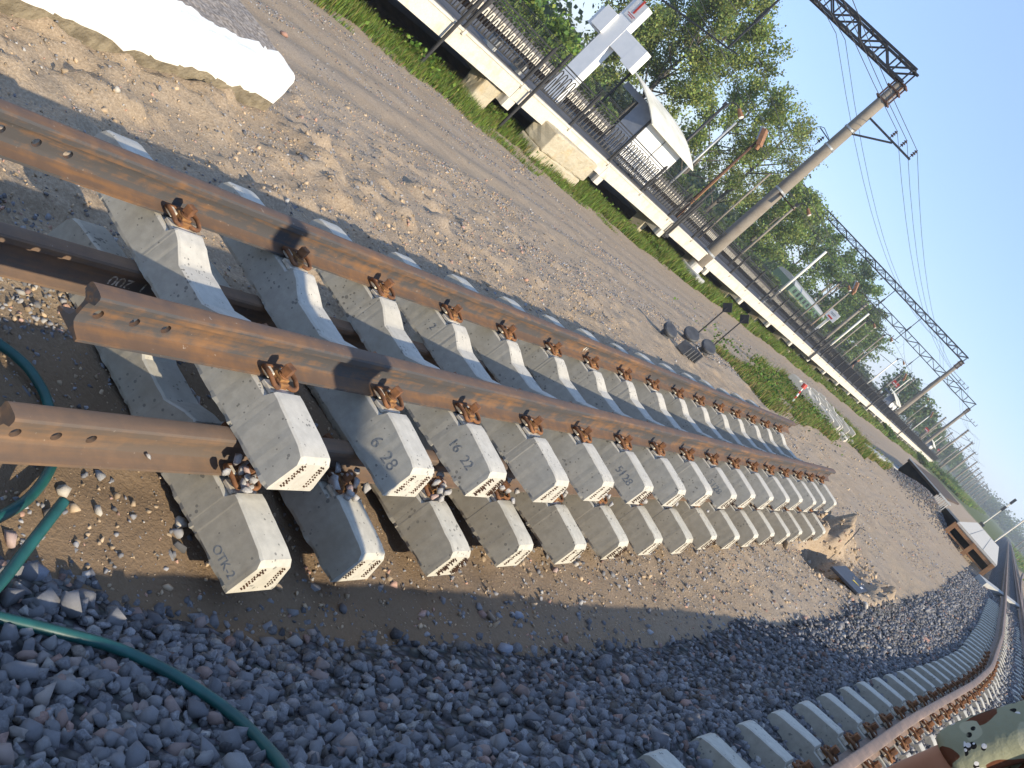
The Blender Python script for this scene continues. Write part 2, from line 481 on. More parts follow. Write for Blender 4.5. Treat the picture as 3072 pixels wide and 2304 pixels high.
def ground_mat():
    m, nt, N, L, b = base_mat('sandy_soil')
    b.inputs['Roughness'].default_value = 0.95; b.inputs['Specular IOR Level'].default_value = 0.15
    v = coords(nt, (1, 1, 1), False)
    vs = coords(nt, (1.0, 0.16, 1.0), False)
    n_big = noise(nt, v, 0.35, 6); n_mid = noise(nt, v, 2.6, 8, 0.6); n_f = noise(nt, v, 60, 4, 0.7); n_st = noise(nt, vs, 1.9, 7, 0.6)
    c = ramp(nt, n_mid, [(0.3, (0.30, 0.225, 0.15)), (0.55, (0.40, 0.31, 0.215)), (0.75, (0.47, 0.38, 0.275))])
    c = mix(nt, ramp(nt, n_st, [(0.48, (0, 0, 0)), (0.66, (1, 1, 1))]), c, (0.36, 0.30, 0.235))
    c = mix(nt, ramp(nt, n_big, [(0.5, (0, 0, 0)), (0.7, (0.8, 0.8, 0.8))]), c, (0.42, 0.325, 0.215))
    c = mix(nt, 0.5, c, ramp(nt, n_f, [(0.3, (0.13, 0.09, 0.06)), (0.5, (0.32, 0.24, 0.16)), (0.72, (0.56, 0.45, 0.33))]))
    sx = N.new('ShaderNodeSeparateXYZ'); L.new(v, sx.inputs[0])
    # moist dark earth plus painted-in shade on the low strip between the stacked panels and the ballast
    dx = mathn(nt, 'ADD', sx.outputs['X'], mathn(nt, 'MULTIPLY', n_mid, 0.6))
    damp_shade = mathn(nt, 'MULTIPLY', mathn(nt, 'GREATER_THAN', dx, -9), mathn(nt, 'LESS_THAN', sx.outputs['Y'], 300))
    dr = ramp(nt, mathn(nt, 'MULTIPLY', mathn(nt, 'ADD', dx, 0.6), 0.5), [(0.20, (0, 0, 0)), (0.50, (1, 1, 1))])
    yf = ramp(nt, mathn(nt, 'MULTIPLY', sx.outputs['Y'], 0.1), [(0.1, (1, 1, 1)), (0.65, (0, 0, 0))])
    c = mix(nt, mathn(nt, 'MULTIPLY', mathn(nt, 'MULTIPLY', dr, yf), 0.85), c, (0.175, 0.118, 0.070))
    # fields beyond the railway are green
    fx = mathn(nt, 'MAXIMUM', mathn(nt, 'ABSOLUTE', mathn(nt, 'ADD', sx.outputs['X'], 9.0)), 0)
    far = mathn(nt, 'MAXIMUM', mathn(nt, 'GREATER_THAN', mathn(nt, 'ADD', fx, mathn(nt, 'MULTIPLY', n_mid, 4)), 22.5), mathn(nt, 'GREATER_THAN', mathn(nt, 'ADD', sx.outputs['Y'], mathn(nt, 'MULTIPLY', n_big, 60)), 175))
    gcol = ramp(nt, n_mid, [(0.3, (0.055, 0.085, 0.025)), (0.7, (0.15, 0.155, 0.06))])
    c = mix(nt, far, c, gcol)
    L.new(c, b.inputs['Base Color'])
    h = mathn(nt, 'ADD', mathn(nt, 'MULTIPLY', n_f, 0.6), mathn(nt, 'MULTIPLY', n_mid, 0.8))
    bump(nt, h, 0.75, 0.02)
    return m
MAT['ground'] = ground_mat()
def ballast_mat():
    m, nt, N, L, b = base_mat('ballast')
    b.inputs['Roughness'].default_value = 0.9
    v = coords(nt, (1, 1, 1), False)
    vo = N.new('ShaderNodeTexVoronoi'); vo.inputs['Scale'].default_value = 22
    L.new(v, vo.inputs['Vector'])
    c = ramp(nt, vo.outputs['Distance'], [(0.0, (0.15, 0.15, 0.16)), (0.6, (0.03, 0.03, 0.032))])
    c = mix(nt, 0.5, c, vo.outputs['Color'], 'SOFT_LIGHT')
    hs = N.new('ShaderNodeHueSaturation'); hs.inputs['Saturation'].default_value = 0.25
    L.new(c, hs.inputs['Color'])
    L.new(hs.outputs[0], b.inputs['Base Color'])
    bump(nt, mathn(nt, 'SUBTRACT', 1.0, vo.outputs['Distance']), 1.0, 0.04)
    return m
MAT['ballast'] = ballast_mat()

# ================================================================== GROUND
def axis(fine0, fine1, step, lo, hi, g=1.09):
    a = list(np.arange(fine0, fine1, step))
    s = step; x = fine1
    while x < hi:
        a.append(x); s *= g; x += s
    a.append(hi)
    s = step; x = fine0
    left = []
    while x > lo:
        s *= g; x -= s; left.append(max(x, lo))
    return np.array(left[::-1] + a)
gx = axis(-4.6, 2.3, 0.045, -2500, 2500, 1.06)
gy = axis(-1.6, 13.0, 0.05, -400, 4500, 1.035)
X, Y = np.meshgrid(gx, gy)
Z = zg(X, Y) + zrough(X, Y)
# the sheet dips a little under the ballast bed so the two never coincide
rx = railx(Y)
Z = Z - 0.06 * ss(1.25, 1.0, rx - X) * (X < rx + 3.0)
nx, ny = len(gx), len(gy)
idx = np.arange(nx * ny).reshape(ny, nx)
F = np.stack([idx[:-1, :-1], idx[:-1, 1:], idx[1:, 1:], idx[1:, :-1]], -1).reshape(-1, 4)
V = np.stack([X, Y, Z], -1).reshape(-1, 3)
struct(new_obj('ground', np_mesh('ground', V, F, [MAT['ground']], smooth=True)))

# ================================================================== BALLAST BED of the curved track
TOEY = np.array([-8, -.9, .1, 1.1, 2.1, 4.2, 12.4, 20, 41, 120, 400.0])
TOED = np.array([1.65, 1.58, 1.42, 1.22, 1.18, 1.16, 1.32, 1.36, 1.40, 1.5, 1.5])
ZB = -0.14
def ballz(x, y):
    x = np.asarray(x, float); y = np.asarray(y, float)
    d = railx(y) - x
    toe = np.interp(y, TOEY, TOED) + 0.16 * fbm(x * 0.0 + 3, y * 1.1, 3, 91)
    g = zg(x, y) + zrough(x, y)
    t = np.clip((d - 0.50) / (toe - 0.50), 0, 1.25)
    t = t + 0.07 * np.sin(np.clip(t, 0, 1) * math.pi)
    zl = ZB + (g + 0.02 - ZB) * t
    tr = np.clip((-d - 1.35) / 0.9, 0, 1.1)
    zr = ZB + (-0.5 - ZB) * tr
    inner = ZB + (0.070 * ss(0.22, 0.06, d) * (d > -0.41) + 0.078 * ss(1.28, 0.98, -d) * (d <= -0.41)) - 0.02 * np.exp(-((d / 0.07) ** 2)) - 0.02 * np.exp(-(((d + 0.82) / 0.07) ** 2))
    z = np.where(d > 0.5, zl, np.where(-d > 1.35, zr, inner))
    z = np.where(t > 1.0, g - 0.05 * (t - 1) / 0.25, z)
    return z + 0.018 * fbm(x * 9, y * 9, 2, 33)
by = np.concatenate([np.arange(-6, 14, 0.08), np.geomspace(14, 420, 170)])
bd = np.linspace(2.35, -2.4, 70)
BD, BY = np.meshgrid(bd, by)
BX = railx(BY) - BD
BZ = ballz(BX, BY)
nx, ny = len(bd), len(by)
idx = np.arange(nx * ny).reshape(ny, nx)
F = np.stack([idx[:-1, :-1], idx[:-1, 1:], idx[1:, 1:], idx[1:, :-1]], -1).reshape(-1, 4)
ballast_bed = struct(new_obj('ballast_bed', np_mesh('ballast_bed', np.stack([BX, BY, BZ], -1).reshape(-1, 3), F, [MAT['ballast']], smooth=True)))

# ---- crushed stone
def ico():
    bm = bmesh.new()
    bmesh.ops.create_icosphere(bm, subdivisions=1, radius=1.0)
    V = np.array([v.co[:] for v in bm.verts]); F = np.array([[v.index for v in f.verts] for f in bm.faces]); bm.free()
    return V, F
IV, IF = ico()
def hull_shape(seed):
    r = np.random.default_rng(seed)
    bm = bmesh.new()
    n = 13
    P = r.normal(size=(n, 3)); P /= np.linalg.norm(P, axis=1)[:, None]
    P *= r.uniform(0.78, 1.0, (n, 1))
    P *= np.array([1.0, r.uniform(0.62, 0.9), r.uniform(0.5, 0.75)])
    for p in P:
        bm.verts.new(p)
    res = bmesh.ops.convex_hull(bm, input=bm.verts)
    bmesh.ops.triangulate(bm, faces=bm.faces)
    bmesh.ops.delete(bm, geom=[v for v in bm.verts if not v.link_faces], context='VERTS')
    bm.verts.index_update()
    V = np.array([v.co[:] for v in bm.verts]); F = np.array([[v.index for v in f.verts] for f in bm.faces]); bm.free()
    return V, F
SHAPES = [hull_shape(100 + k) for k in range(12)]
def rand_rot(n, r):
    q = r.normal(size=(n, 4)); q /= np.linalg.norm(q, axis=1)[:, None]
    w, x, y, z = q.T
    return np.stack([np.stack([1 - 2 * (y * y + z * z), 2 * (x * y - z * w), 2 * (x * z + y * w)], -1),
                     np.stack([2 * (x * y + z * w), 1 - 2 * (x * x + z * z), 2 * (y * z - x * w)], -1),
                     np.stack([2 * (x * z - y * w), 2 * (y * z + x * w), 1 - 2 * (x * x + y * y)], -1)], 1)
def scatter(P, size, cols, r, shapes=SHAPES, upright=False):
    """P (n,3), size (n,), cols (n,3) -> combined V,F,C"""
    n = len(P); k = len(shapes)
    Rm = rand_rot(n, r)
    which = r.integers(0, k, n)
    VV = []; FF = []; CC = []; off = 0
    for s in range(k):
        sel = np.nonzero(which == s)[0]
        if len(sel) == 0:
            continue
        bv, bf = shapes[s]
        v = np.einsum('nij,vj->nvi', Rm[sel], bv) * size[sel][:, None, None] + P[sel][:, None, :]
        f = bf[None] + (np.arange(len(sel)) * len(bv))[:, None, None] + off
        VV.append(v.reshape(-1, 3)); FF.append(f.reshape(-1, 3)); CC.append(np.repeat(cols[sel], len(bv), 0))
        off += len(sel) * len(bv)
    return np.concatenate(VV), np.concatenate(FF), np.concatenate(CC)
STONE_COL = 1.2 * np.array([(0.12, 0.12, 0.126), (0.20, 0.197, 0.20), (0.16, 0.16, 0.168), (0.175, 0.172, 0.175), (0.26, 0.25, 0.235), (0.215, 0.212, 0.215), (0.26, 0.175, 0.145), (0.16, 0.14, 0.12), (0.33, 0.31, 0.28)])
STONE_P = np.array([0.16, 0.18, 0.18, 0.16, 0.08, 0.13, 0.045, 0.05, 0.015])
def stone_cols(n, r):
    c = STONE_COL[r.choice(len(STONE_COL), n, p=STONE_P / STONE_P.sum())]
    return c * r.uniform(0.55, 1.35, (n, 1))
SCOLS = []
def bed_points(n, y0, y1, d0, d1, r, power=1.0):
    y = y0 + (y1 - y0) * r.random(n) ** power
    d = d0 + (d1 - d0) * r.random(n)
    x = railx(y) - d
    return x, y
PS = []; SZ = []
for n, y0, y1, s0, s1, dmax in ((6000, -2.4, 0.2, 0.017, 0.036, 1.75), (13500, -2.0, 3.0, 0.017, 0.040, 1.62), (24000, 3.0, 14.0, 0.017, 0.034, 1.38), (17000, 14.0, 34.0, 0.022, 0.045, 1.42)):
    x, y = bed_points(n, y0, y1, -1.6, dmax, rng)
    toe = np.interp(y, TOEY, TOED)
    d = railx(y) - x
    keep = rng.random(n) < np.where(d > toe - 0.12, 0.45, 1.0)
    # keep the sleeper ends free
    x = x[keep]; y = y[keep]
    sz = rng.uniform(s0, s1, len(x)) * np.where(rng.random(len(x)) < 0.12, 1.55, 1.0)
    z = ballz(x, y) + sz * rng.uniform(-0.15, 0.45, len(x))
    PS.append(np.stack([x, y, z], -1)); SZ.append(sz)
PS = np.concatenate(PS); SZ = np.concatenate(SZ)
# sleepers of the curved track: centre line stations
TRACK_STEP = 0.66
TS = np.arange(-3.35, 30.0, TRACK_STEP)
def on_sleeper(x, y, top=True):
    d = railx(y) - x
    ph = (y - TS[0] + TRACK_STEP / 2) % TRACK_STEP - TRACK_STEP / 2
    return (np.abs(ph) < np.where((d < -0.12) & (d > -0.70), 0.055, 0.10)) & (d < 0.47) & (d > -1.27) & (y < 26)
on = on_sleeper(PS[:, 0], PS[:, 1])
rail_near = (np.abs(railx(PS[:, 1]) - PS[:, 0]) < 0.07) | (np.abs(railx(PS[:, 1]) + 0.82 - PS[:, 0]) < 0.07)
keep = (~on & ~rail_near) | (on & (rng.random(len(on)) < 0.10))
PS = PS[keep]; SZ = SZ[keep]
view = PS - np.array(CAM)[None]
dist = np.linalg.norm(view, axis=1)
cz = view @ np.array(fw); cx_ = view @ np.array(r2); cy_ = view @ np.array(u2)
infr = (cz > 0.2) & (np.abs(cx_ / cz) < 0.5006) & (np.abs(cy_ / cz) < 0.3755)
score = np.where(infr, SZ / dist, 0)
order = np.argsort(-score)
big = order[:290]; rest = order[290:]
rest_in = rest
Vs, Fs, Cs = scatter(PS[rest_in], SZ[rest_in], stone_cols(len(rest_in), rng), rng)
g = new_obj('ballast_gravel', np_mesh('ballast_gravel', Vs, Fs, [MAT['stone']], col=Cs), ballast_bed)
g['kind'] = 'stuff'
STONE_ME = []
for k in range(10):
    bv, bf = hull_shape(300 + k)
    STONE_ME.append(np_mesh('stone', bv, bf, [MAT['stone1']]))
for i in big:
    o = new_obj('stone', STONE_ME[random.randrange(10)], ballast_bed, tuple(PS[i]), (random.uniform(0, 6.3), random.uniform(0, 6.3), random.uniform(0, 6.3)))
    o.scale = (SZ[i],) * 3

# ================================================================== RAILS
def rail_profile(k=1.0):
    half = [(0.066, 0.0), (0.066, 0.0105), (0.030, 0.0195), (0.013, 0.030), (0.0078, 0.045), (0.0078, 0.092), (0.012, 0.104), (0.024, 0.1105), (0.0345, 0.1165), (0.036, 0.140), (0.031, 0.1485), (0.018, 0.152)]
    return [(a * k, b * k) for a, b in half] + [(-a * k, b * k) for a, b in reversed(half)]
PROF = rail_profile()
def straight_rail(name, y0, y1, mat, parent, x, holes=True, far_holes=False):
    mb = MB()
    ys = np.linspace(y0, y1, 40)
    mb.sweep(PROF, [(Vector((0, float(y), 0)), Vector((1, 0, 0)), Vector((0, 0, 1))) for y in ys])
    me = mb.mesh(name, [mat])
    if holes:
        tmp = bpy.data.objects.new('tmp', me); COL.objects.link(tmp)
        cut = MB()
        hy = [y0 + 0.062, y0 + 0.197, y0 + 0.322]
        if far_holes:
            hy += [y1 - 0.062, y1 - 0.197, y1 - 0.322]
        for h in hy:
            cut.tube([(-0.1, h, 0.066), (0.1, h, 0.066)], 0.0175, 20)
        cm = cut.mesh('cut', [mat])
        co = bpy.data.objects.new('cut', cm); COL.objects.link(co)
        md = tmp.modifiers.new('b', 'BOOLEAN'); md.object = co; md.operation = 'DIFFERENCE'; md.solver = 'EXACT'
        dg = bpy.context.evaluated_depsgraph_get(); dg.update()
        me2 = bpy.data.meshes.new_from_object(tmp.evaluated_get(dg))
        bpy.data.objects.remove(tmp); bpy.data.objects.remove(co)
        if len(me2.polygons) > 100:
            me = me2
    smooth_by_angle(me, 32)
    o = new_obj(name, me, parent, (x, 0, 0))
    return o

# ================================================================== SLEEPERS
def sleeper_mesh(name, mats, seed, sections=64, low=False):
    r = np.random.default_rng(seed)
    L = 0.85
    px = [0.0, 0.10, 0.19, 0.235, 0.246, 0.262, 0.558, 0.574, 0.60, 0.80, 0.835, 0.85]
    pz = [-0.030, -0.030, 0.012, 0.024, 0.024, -0.008, -0.008, 0.026, 0.027, 0.004, -0.006, -0.030]
    if low:
        pz = [-0.030, -0.030, 0.006, 0.016, 0.016, -0.008, -0.008, 0.014, 0.010, -0.042, -0.055, -0.075]
    tw = [0.068, 0.068, 0.070, 0.071, 0.072, 0.074, 0.074, 0.072, 0.071, 0.066, 0.064, 0.060]
    bw = [0.119] * 12
    xs = sorted(set([-p for p in px] + px + list(np.linspace(-L, L, sections))))
    xs = [x for i, x in enumerate(xs) if i == 0 or x - xs[i - 1] > 0.004]
    vs = []; fs = []; mi = []
    n = 8
    for x in xs:
        a = abs(x)
        zt = np.interp(a, px, pz); t = np.interp(a, px, tw); b = np.interp(a, px, bw)
        j = r.normal(0, 0.0007, 6)
        jb = r.normal(0, 0.0034, 4)
        seat = 0.262 <= a <= 0.558
        ch = 0.007
        wz = lambda z: b - (z + 0.155) * 0.0455 / 0.172
        t = wz(zt)
        sec = [(-b + jb[0], -0.17 + abs(jb[1]) * 0.5), (b + jb[2], -0.17 + abs(jb[3]) * 0.5), (b, -0.155), (wz(zt - ch) + j[0], zt - ch + j[1]), (t - 0.007 + j[0], zt + j[1] * 0.4), (-t + 0.007 + j[2], zt + j[3] * 0.4), (-wz(zt - ch) + j[2], zt - ch + j[3]), (-b, -0.155)]
        vs += [(x, y, z) for y, z in sec]
    m = len(xs)
    for i in range(m - 1):
        for k in range(n):
            k2 = (k + 1) % n
            fs.append((i * n + k, i * n + k2, (i + 1) * n + k2, (i + 1) * n + k))
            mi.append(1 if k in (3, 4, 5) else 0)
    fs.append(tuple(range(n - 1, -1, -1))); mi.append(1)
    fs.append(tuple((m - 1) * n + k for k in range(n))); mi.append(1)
    me = bpy.data.meshes.new(name)
    me.from_pydata(vs, [], fs)
    for mm in mats:
        me.materials.append(mm)
    me.polygons.foreach_set('material_index', mi)
    bm = bmesh.new(); bm.from_mesh(me)
    bmesh.ops.recalc_face_normals(bm, faces=bm.faces)
    bm.to_mesh(me); bm.free()
    smooth_by_angle(me, 28)
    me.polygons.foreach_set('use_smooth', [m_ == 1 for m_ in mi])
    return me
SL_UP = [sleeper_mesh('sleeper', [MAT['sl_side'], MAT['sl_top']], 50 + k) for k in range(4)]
SL_TR = [sleeper_mesh('sleeper', [MAT['sl_low'], MAT['sl_low_top']], 80 + k, 40, True) for k in range(3)]
SL_LO = [sleeper_mesh('sleeper', [MAT['sl_low'], MAT['sl_low_top']], 70 + k) for k in range(4)]
# end wires: four columns of short cut wires on both end faces
def wires_mesh(seed, sag):
    r = random.Random(seed)
    mb = MB()
    for sx in (-1, 1):
        for cy in (-0.072, -0.056, 0.056, 0.072):
            for k in range(9):
                z = -0.140 + k * 0.0125 + r.uniform(-0.0015, 0.0015)
                wlim = 0.117 - (z + 0.17) / 0.15 * 0.055 - 0.008
                y = max(-wlim, min(wlim, cy * (1 - (z + 0.17) * 1.6))) + r.uniform(-0.001, 0.001)
                l = r.uniform(0.003, 0.009) * sag
                x0 = sx * 0.848
                mb.box((x0 + sx * l / 2, y, z), (l + 0.004, 0.0042, 0.0052), mi=0)
    return mb.mesh('wire_stubs', [MAT['rust_dark']])
WIRES = [wires_mesh(k, 1.0 + (k == 1) * 1.6) for k in range(3)]
# ---- fastening: spring clip, clamp, bolt, plastic insert (u along the rail = Y, v outward from the rail = X)
def spline(pts, n=6):
    P = [Vector(p) for p in pts]; out = []
    for i in range(len(P) - 1):
        a = P[max(i - 1, 0)]; b = P[i]; c = P[i + 1]; d = P[min(i + 2, len(P) - 1)]
        for k in range(n):
            t = k / n
            out.append(0.5 * ((2 * b) + (c - a) * t + (2 * a - 5 * b + 4 * c - d) * t * t + (3 * b - a - 3 * c + d) * t ** 3))
    out.append(P[-1])
    return out
def clip_mesh():
    h = [(0.098, -0.017, 0.030), (0.122, -0.022, 0.026), (0.140, -0.040, 0.027), (0.134, -0.060, 0.032), (0.105, -0.066, 0.041), (0.075, -0.066, 0.042), (0.052, -0.060, 0.036), (0.043, -0.045, 0.031), (0.041, -0.015, 0.031)]
    path = spline(h + [(a, -b, c) for a, b, c in reversed(h)], 5)
    return MB().tube(path, 0.0092, 10).mesh('clip', [MAT['rust']], smooth=True)
def clamp_mesh():
    mb = MB()
    mb.box((0.088, 0, 0.020), (0.085, 0.052, 0.030))
    mb.box((0.094, 0, 0.040), (0.050, 0.046, 0.012))
    me = mb.mesh('clamp', [MAT['rust_light']])
    return bevel_mesh(me, 0.004, 2)
def bolt_mesh():
    mb = MB()
    mb.tube([(0.096, 0, 0.046), (0.096, 0, 0.052)], 0.022, 16)
    mb.tube([(0.096, 0, 0.052), (0.096, 0, 0.058)], 0.0175, 16)
    mb.box((0.096, 0.0, 0.076), (0.036, 0.036, 0.036), Matrix.Rotation(0.35, 3, 'Z'))
    me = mb.mesh('bolt', [MAT['rust']])
    return bevel_mesh(me, 0.002, 1, 60)
def insert_mesh():
    mb = MB()
    mb.box((0.062, -0.034, 0.024), (0.045, 0.022, 0.026))
    mb.box((0.062, 0.034, 0.024), (0.045, 0.022, 0.026))
    mb.box((0.118, 0, 0.003), (0.060, 0.128, 0.018))
    return bevel_mesh(mb.mesh('insert', [MAT['insul']]), 0.003, 1)
CLIP, CLAMP, BOLT, INSERT = clip_mesh(), clamp_mesh(), bolt_mesh(), insert_mesh()
def joined(meshes, name):
    bm = bmesh.new(); mats = []
    for me in meshes:
        off = len(mats); mats += list(me.materials)
        st = len(bm.faces)
        bm.from_mesh(me); bm.faces.ensure_lookup_table()
        for f in bm.faces[st:]:
            f.material_index += off
    out = bpy.data.meshes.new(name); bm.to_mesh(out); bm.free()
    for m in mats:
        out.materials.append(m)
    return out
FASTENER = joined([CLIP, CLAMP, BOLT, INSERT], 'fastener')
def add_sleeper(parent, y, meshes, i, detail=True, dx=0.0, rz=0.0, x=0.0, z=0.0):
    s = new_obj('sleeper', meshes[i % len(meshes)], parent, (x + dx, y, z), (0, 0, rz))
    if detail:
        w = new_obj('wire_stubs', WIRES[(i * 7 + 2) % 3], s)
        w['kind'] = 'stuff'
    for rxx in (-0.41, 0.41):
        for sd in (-1, 1):
            loc = (rxx - dx, 0, 0); rot = (0, 0, 0 if sd > 0 else math.pi)
            if detail:
                for nm, me in (('clip', CLIP), ('clamp', CLAMP), ('bolt', BOLT), ('insert', INSERT)):
                    new_obj(nm, me, s, loc, rot)
            else:
                new_obj('fastener', FASTENER, s, loc, rot)
    return s

# ================================================================== STACKED TRACK PANELS
def panel_matrix(d, a, b, off):
    y = Vector((-math.sin(d) * math.cos(a), math.cos(d) * math.cos(a), math.sin(a)))
    x = Vector((math.cos(d) * math.cos(b), math.sin(d) * math.cos(b), math.sin(b)))
    x = (x - y * x.dot(y)).normalized()
    z = x.cross(y)
    m = Matrix((x, y, z)).transposed().to_4x4()
    m.translation = x * off[0] + y * off[1] + z * off[2]
    return m
STEP = 0.6829
PAN = (-0.0143, 0.0240, 0.0020)
upper = thing('track_panel', 'upper of two stacked track panels, rusty rails on clean grey concrete sleepers', 'track panel')
upper.matrix_world = panel_matrix(*PAN, (0, 0, 0))
ra = straight_rail('rail', -0.835, 11.10, MAT['rail'], upper, -0.41, True, True)
rb = straight_rail('rail', -0.841, 11.06, MAT['rail'], upper, 0.41, True, True)
up_sl = []
for i in range(16):
    up_sl.append(add_sleeper(upper, i * STEP + (0, .004, -.006, .003)[i % 4], SL_UP, i, True, (0, .008, -.006, .012, -.01)[i % 5], (0, .004, -.005)[i % 3]))
lower = thing('track_panel', 'lower of two stacked track panels, soiled sleepers lying on the sand', 'track panel')
lower.matrix_world = panel_matrix(*PAN, (0.19, 0, -0.323))
rc = straight_rail('rail', -0.98, 11.0, MAT['rail_low'], lower, -0.41, True)
rd = straight_rail('rail', -0.98, 11.0, MAT['rail_low'], lower, 0.41, True)
LOWY = [-0.02, 0.57, 1.25] + [1.25 + 0.69 * k for k in range(1, 14)]
lo_sl = []
for i, y in enumerate(LOWY):
    lo_sl.append(add_sleeper(lower, y, SL_LO, i, True, (0, -.008, .006, -.012, .004)[i % 5], (0, -.004, .005)[i % 3]))
# stencilled numbers on the near flanks of some sleepers
SIDE_TILT = math.atan2(0.172, 0.0455)
def side_text(sl, txt, x, size, name='stencil', mat=None, zc=-0.075):
    me = text_mesh(txt, size, mat or MAT['stencil'])
    yc = -(0.119 - (zc + 0.155) * 0.0455 / 0.172) - 0.0006
    new_obj(name, me, sl, (x, yc, zc), (SIDE_TILT, 0, 0))
side_text(up_sl[1], '6  28', 0.71, 0.076)
side_text(up_sl[2], '16  22', 0.68, 0.066)
side_text(up_sl[5], '5128', 0.70, 0.070)
side_text(up_sl[8], '5128', 0.70, 0.070)
side_text(up_sl[3], '2', -0.30, 0.06)
side_text(lo_sl[0], 'OTK-2', 0.755, 0.046, zc=-0.122)
# painted letters on rail webs
new_obj('chalk_mark', text_mesh('I  200', 0.075, MAT['chalk'], 0.0004), rc, (0.0092, -0.10, 0.060), (math.pi / 2, 0, math.pi / 2)).rotation_euler = (math.pi / 2, math.pi, math.pi / 2)
new_obj('chalk_mark', text_mesh('4+', 0.07, MAT['chalk'], 0.0004), ra, (0.0092, 4.02, 0.070), (math.pi / 2, 0, math.pi / 2))
# ballast stones caught in the fastenings of the lower panel
Rl = lower.matrix_world
MAT['clean_stone'] = M('clean_granite', (0.62, 0.60, 0.57), (0.24, 0.23, 0.24), 70, 0.85, 0, 0.5, 120, 0.02, lo=0.3, hi=0.62)
MAT['pink_stone'] = M('pink_granite', (0.62, 0.47, 0.42), (0.36, 0.24, 0.21), 70, 0.85, 0, 0.5, 120, 0.02)
CLEAN_ME = [np_mesh('stone', *hull_shape(340 + k), [MAT['pink_stone' if k == 5 else 'clean_stone']]) for k in range(6)]
rs = random.Random(5)
STN = []
for i in range(9):
    for k in range(15 if i < 3 else 8):
        if k < 11:
            p = Vector((0.41 + 0.100 + rs.gauss(0, 0.036), LOWY[i] + rs.gauss(0, 0.045), 0.052 + rs.uniform(0, 0.036)))
        else:
            p = Vector((0.41 + 0.15 + rs.uniform(-0.02, 0.03), LOWY[i] + rs.uniform(-0.04, 0.04), 0.042))
        STN.append((Rl @ p, rs.uniform(0.020, 0.036)))
for y in (-0.42, 1.02, 1.12, 1.7, 2.4):
    STN.append((Rl @ Vector((0.41 + 0.035, y, 0.036)), 0.018))
for k in range(16):
    STN.append((Rl @ Vector((0.12 + rs.uniform(-.12, .16), 0.13 + rs.uniform(-0.06, 0.1), -0.07 + rs.uniform(-.06, .02))), rs.uniform(0.016, 0.03)))
for k, (p, s) in enumerate(STN):
    o = new_obj('ballast_stone', CLEAN_ME[rs.randrange(6)], None, p, (rs.uniform(0, 6), rs.uniform(0, 6), rs.uniform(0, 6)))
    o.scale = (s,) * 3
    tag(o, 'small angular grey stone caught on the clips of the lower track panel', 'stone', 'stones on the lower track panel')

# ================================================================== CURVED TRACK
track = thing('curved_track', 'narrow railway track curving on raised blue grey ballast beside the stacked panels', 'track', (0, 0, 0))
ZR = -0.032
ys = np.concatenate([np.arange(-5.5, 26, 0.35), np.geomspace(26, 260, 60)])
xs = railx(ys)
tx = np.gradient(xs, ys)
def track_rail(off, name='rail'):
    mb = MB(); fr = []
    for x, y, s in zip(xs, ys, tx):
        t = Vector((s, 1, 0)).normalized(); n = Vector((t.y, -t.x, 0))
        fr.append((Vector((x, y, ZR)) + n * off, n, Vector((0, 0, 1))))
    mb.sweep(PROF, fr)
    me = mb.mesh(name, [MAT['rail_used']])
    smooth_by_angle(me, 32)
    return new_obj(name, me, track)
track_rail(0.0); track_rail(0.82)
for i, y in enumerate(TS):
    s = float(np.interp(y, ys, tx)); x = float(railx(y))
    t = Vector((s, 1, 0)).normalized(); n = Vector((t.y, -t.x, 0))
    c = Vector((x, y, 0)) + n * 0.41
    sl_ = new_obj('sleeper', SL_TR[i % 3], track, (c.x, c.y, ZR + 0.008), (0, 0, math.atan2(-s, 1)))
    if y < 16:
        for rxx in (-0.41, 0.41):
            for sd in (-1, 1):
                new_obj('fastener', FASTENER, sl_, (rxx, 0, 0), (0, 0, 0 if sd > 0 else math.pi))

# ================================================================== LOOSE GRIT AND PEBBLES ON THE SAND
GRIT = [hull_shape(500 + k) for k in range(8)]
def pebble_field(n, x0, x1, y0, y1, s0, s1, bands, r, ypow=1.0, name='pebbles', thr=0.0, blue=0.3):
    x = x0 + (x1 - x0) * r.random(n); y = y0 + (y1 - y0) * r.random(n) ** ypow
    if bands:
        f = fbm(x * 1.6, y * 0.25, 3, 41) + 0.5 * fbm(x * 4.5, y * 1.2, 3, 57)
        k = r.random(n) < np.clip((f - thr) * 2.6, 0.04, 1)
        x = x[k]; y = y[k]
    ok = (railx(y) - x) > 1.0
    x = x[ok]; y = y[ok]
    n = len(x)
    s = s0 * (s1 / s0) ** (r.random(n) ** 2.2)
    z = zg(x, y) + zrough(x, y) + s * r.uniform(-0.3, 0.35, n)
    c = np.where(r.random(n)[:, None] < blue, stone_cols(n, r) * 1.1, np.array([[0.37, 0.28, 0.185]]) * r.uniform(0.65, 1.45, (n, 1)) * np.array([1, 1, 1])[None])
    pk = r.random(n) < 0.03
    c[pk] = np.array([0.44, 0.27, 0.20])
    c = np.clip(c, 0.02, 0.75)
    return np.stack([x, y, z], -1), s, c
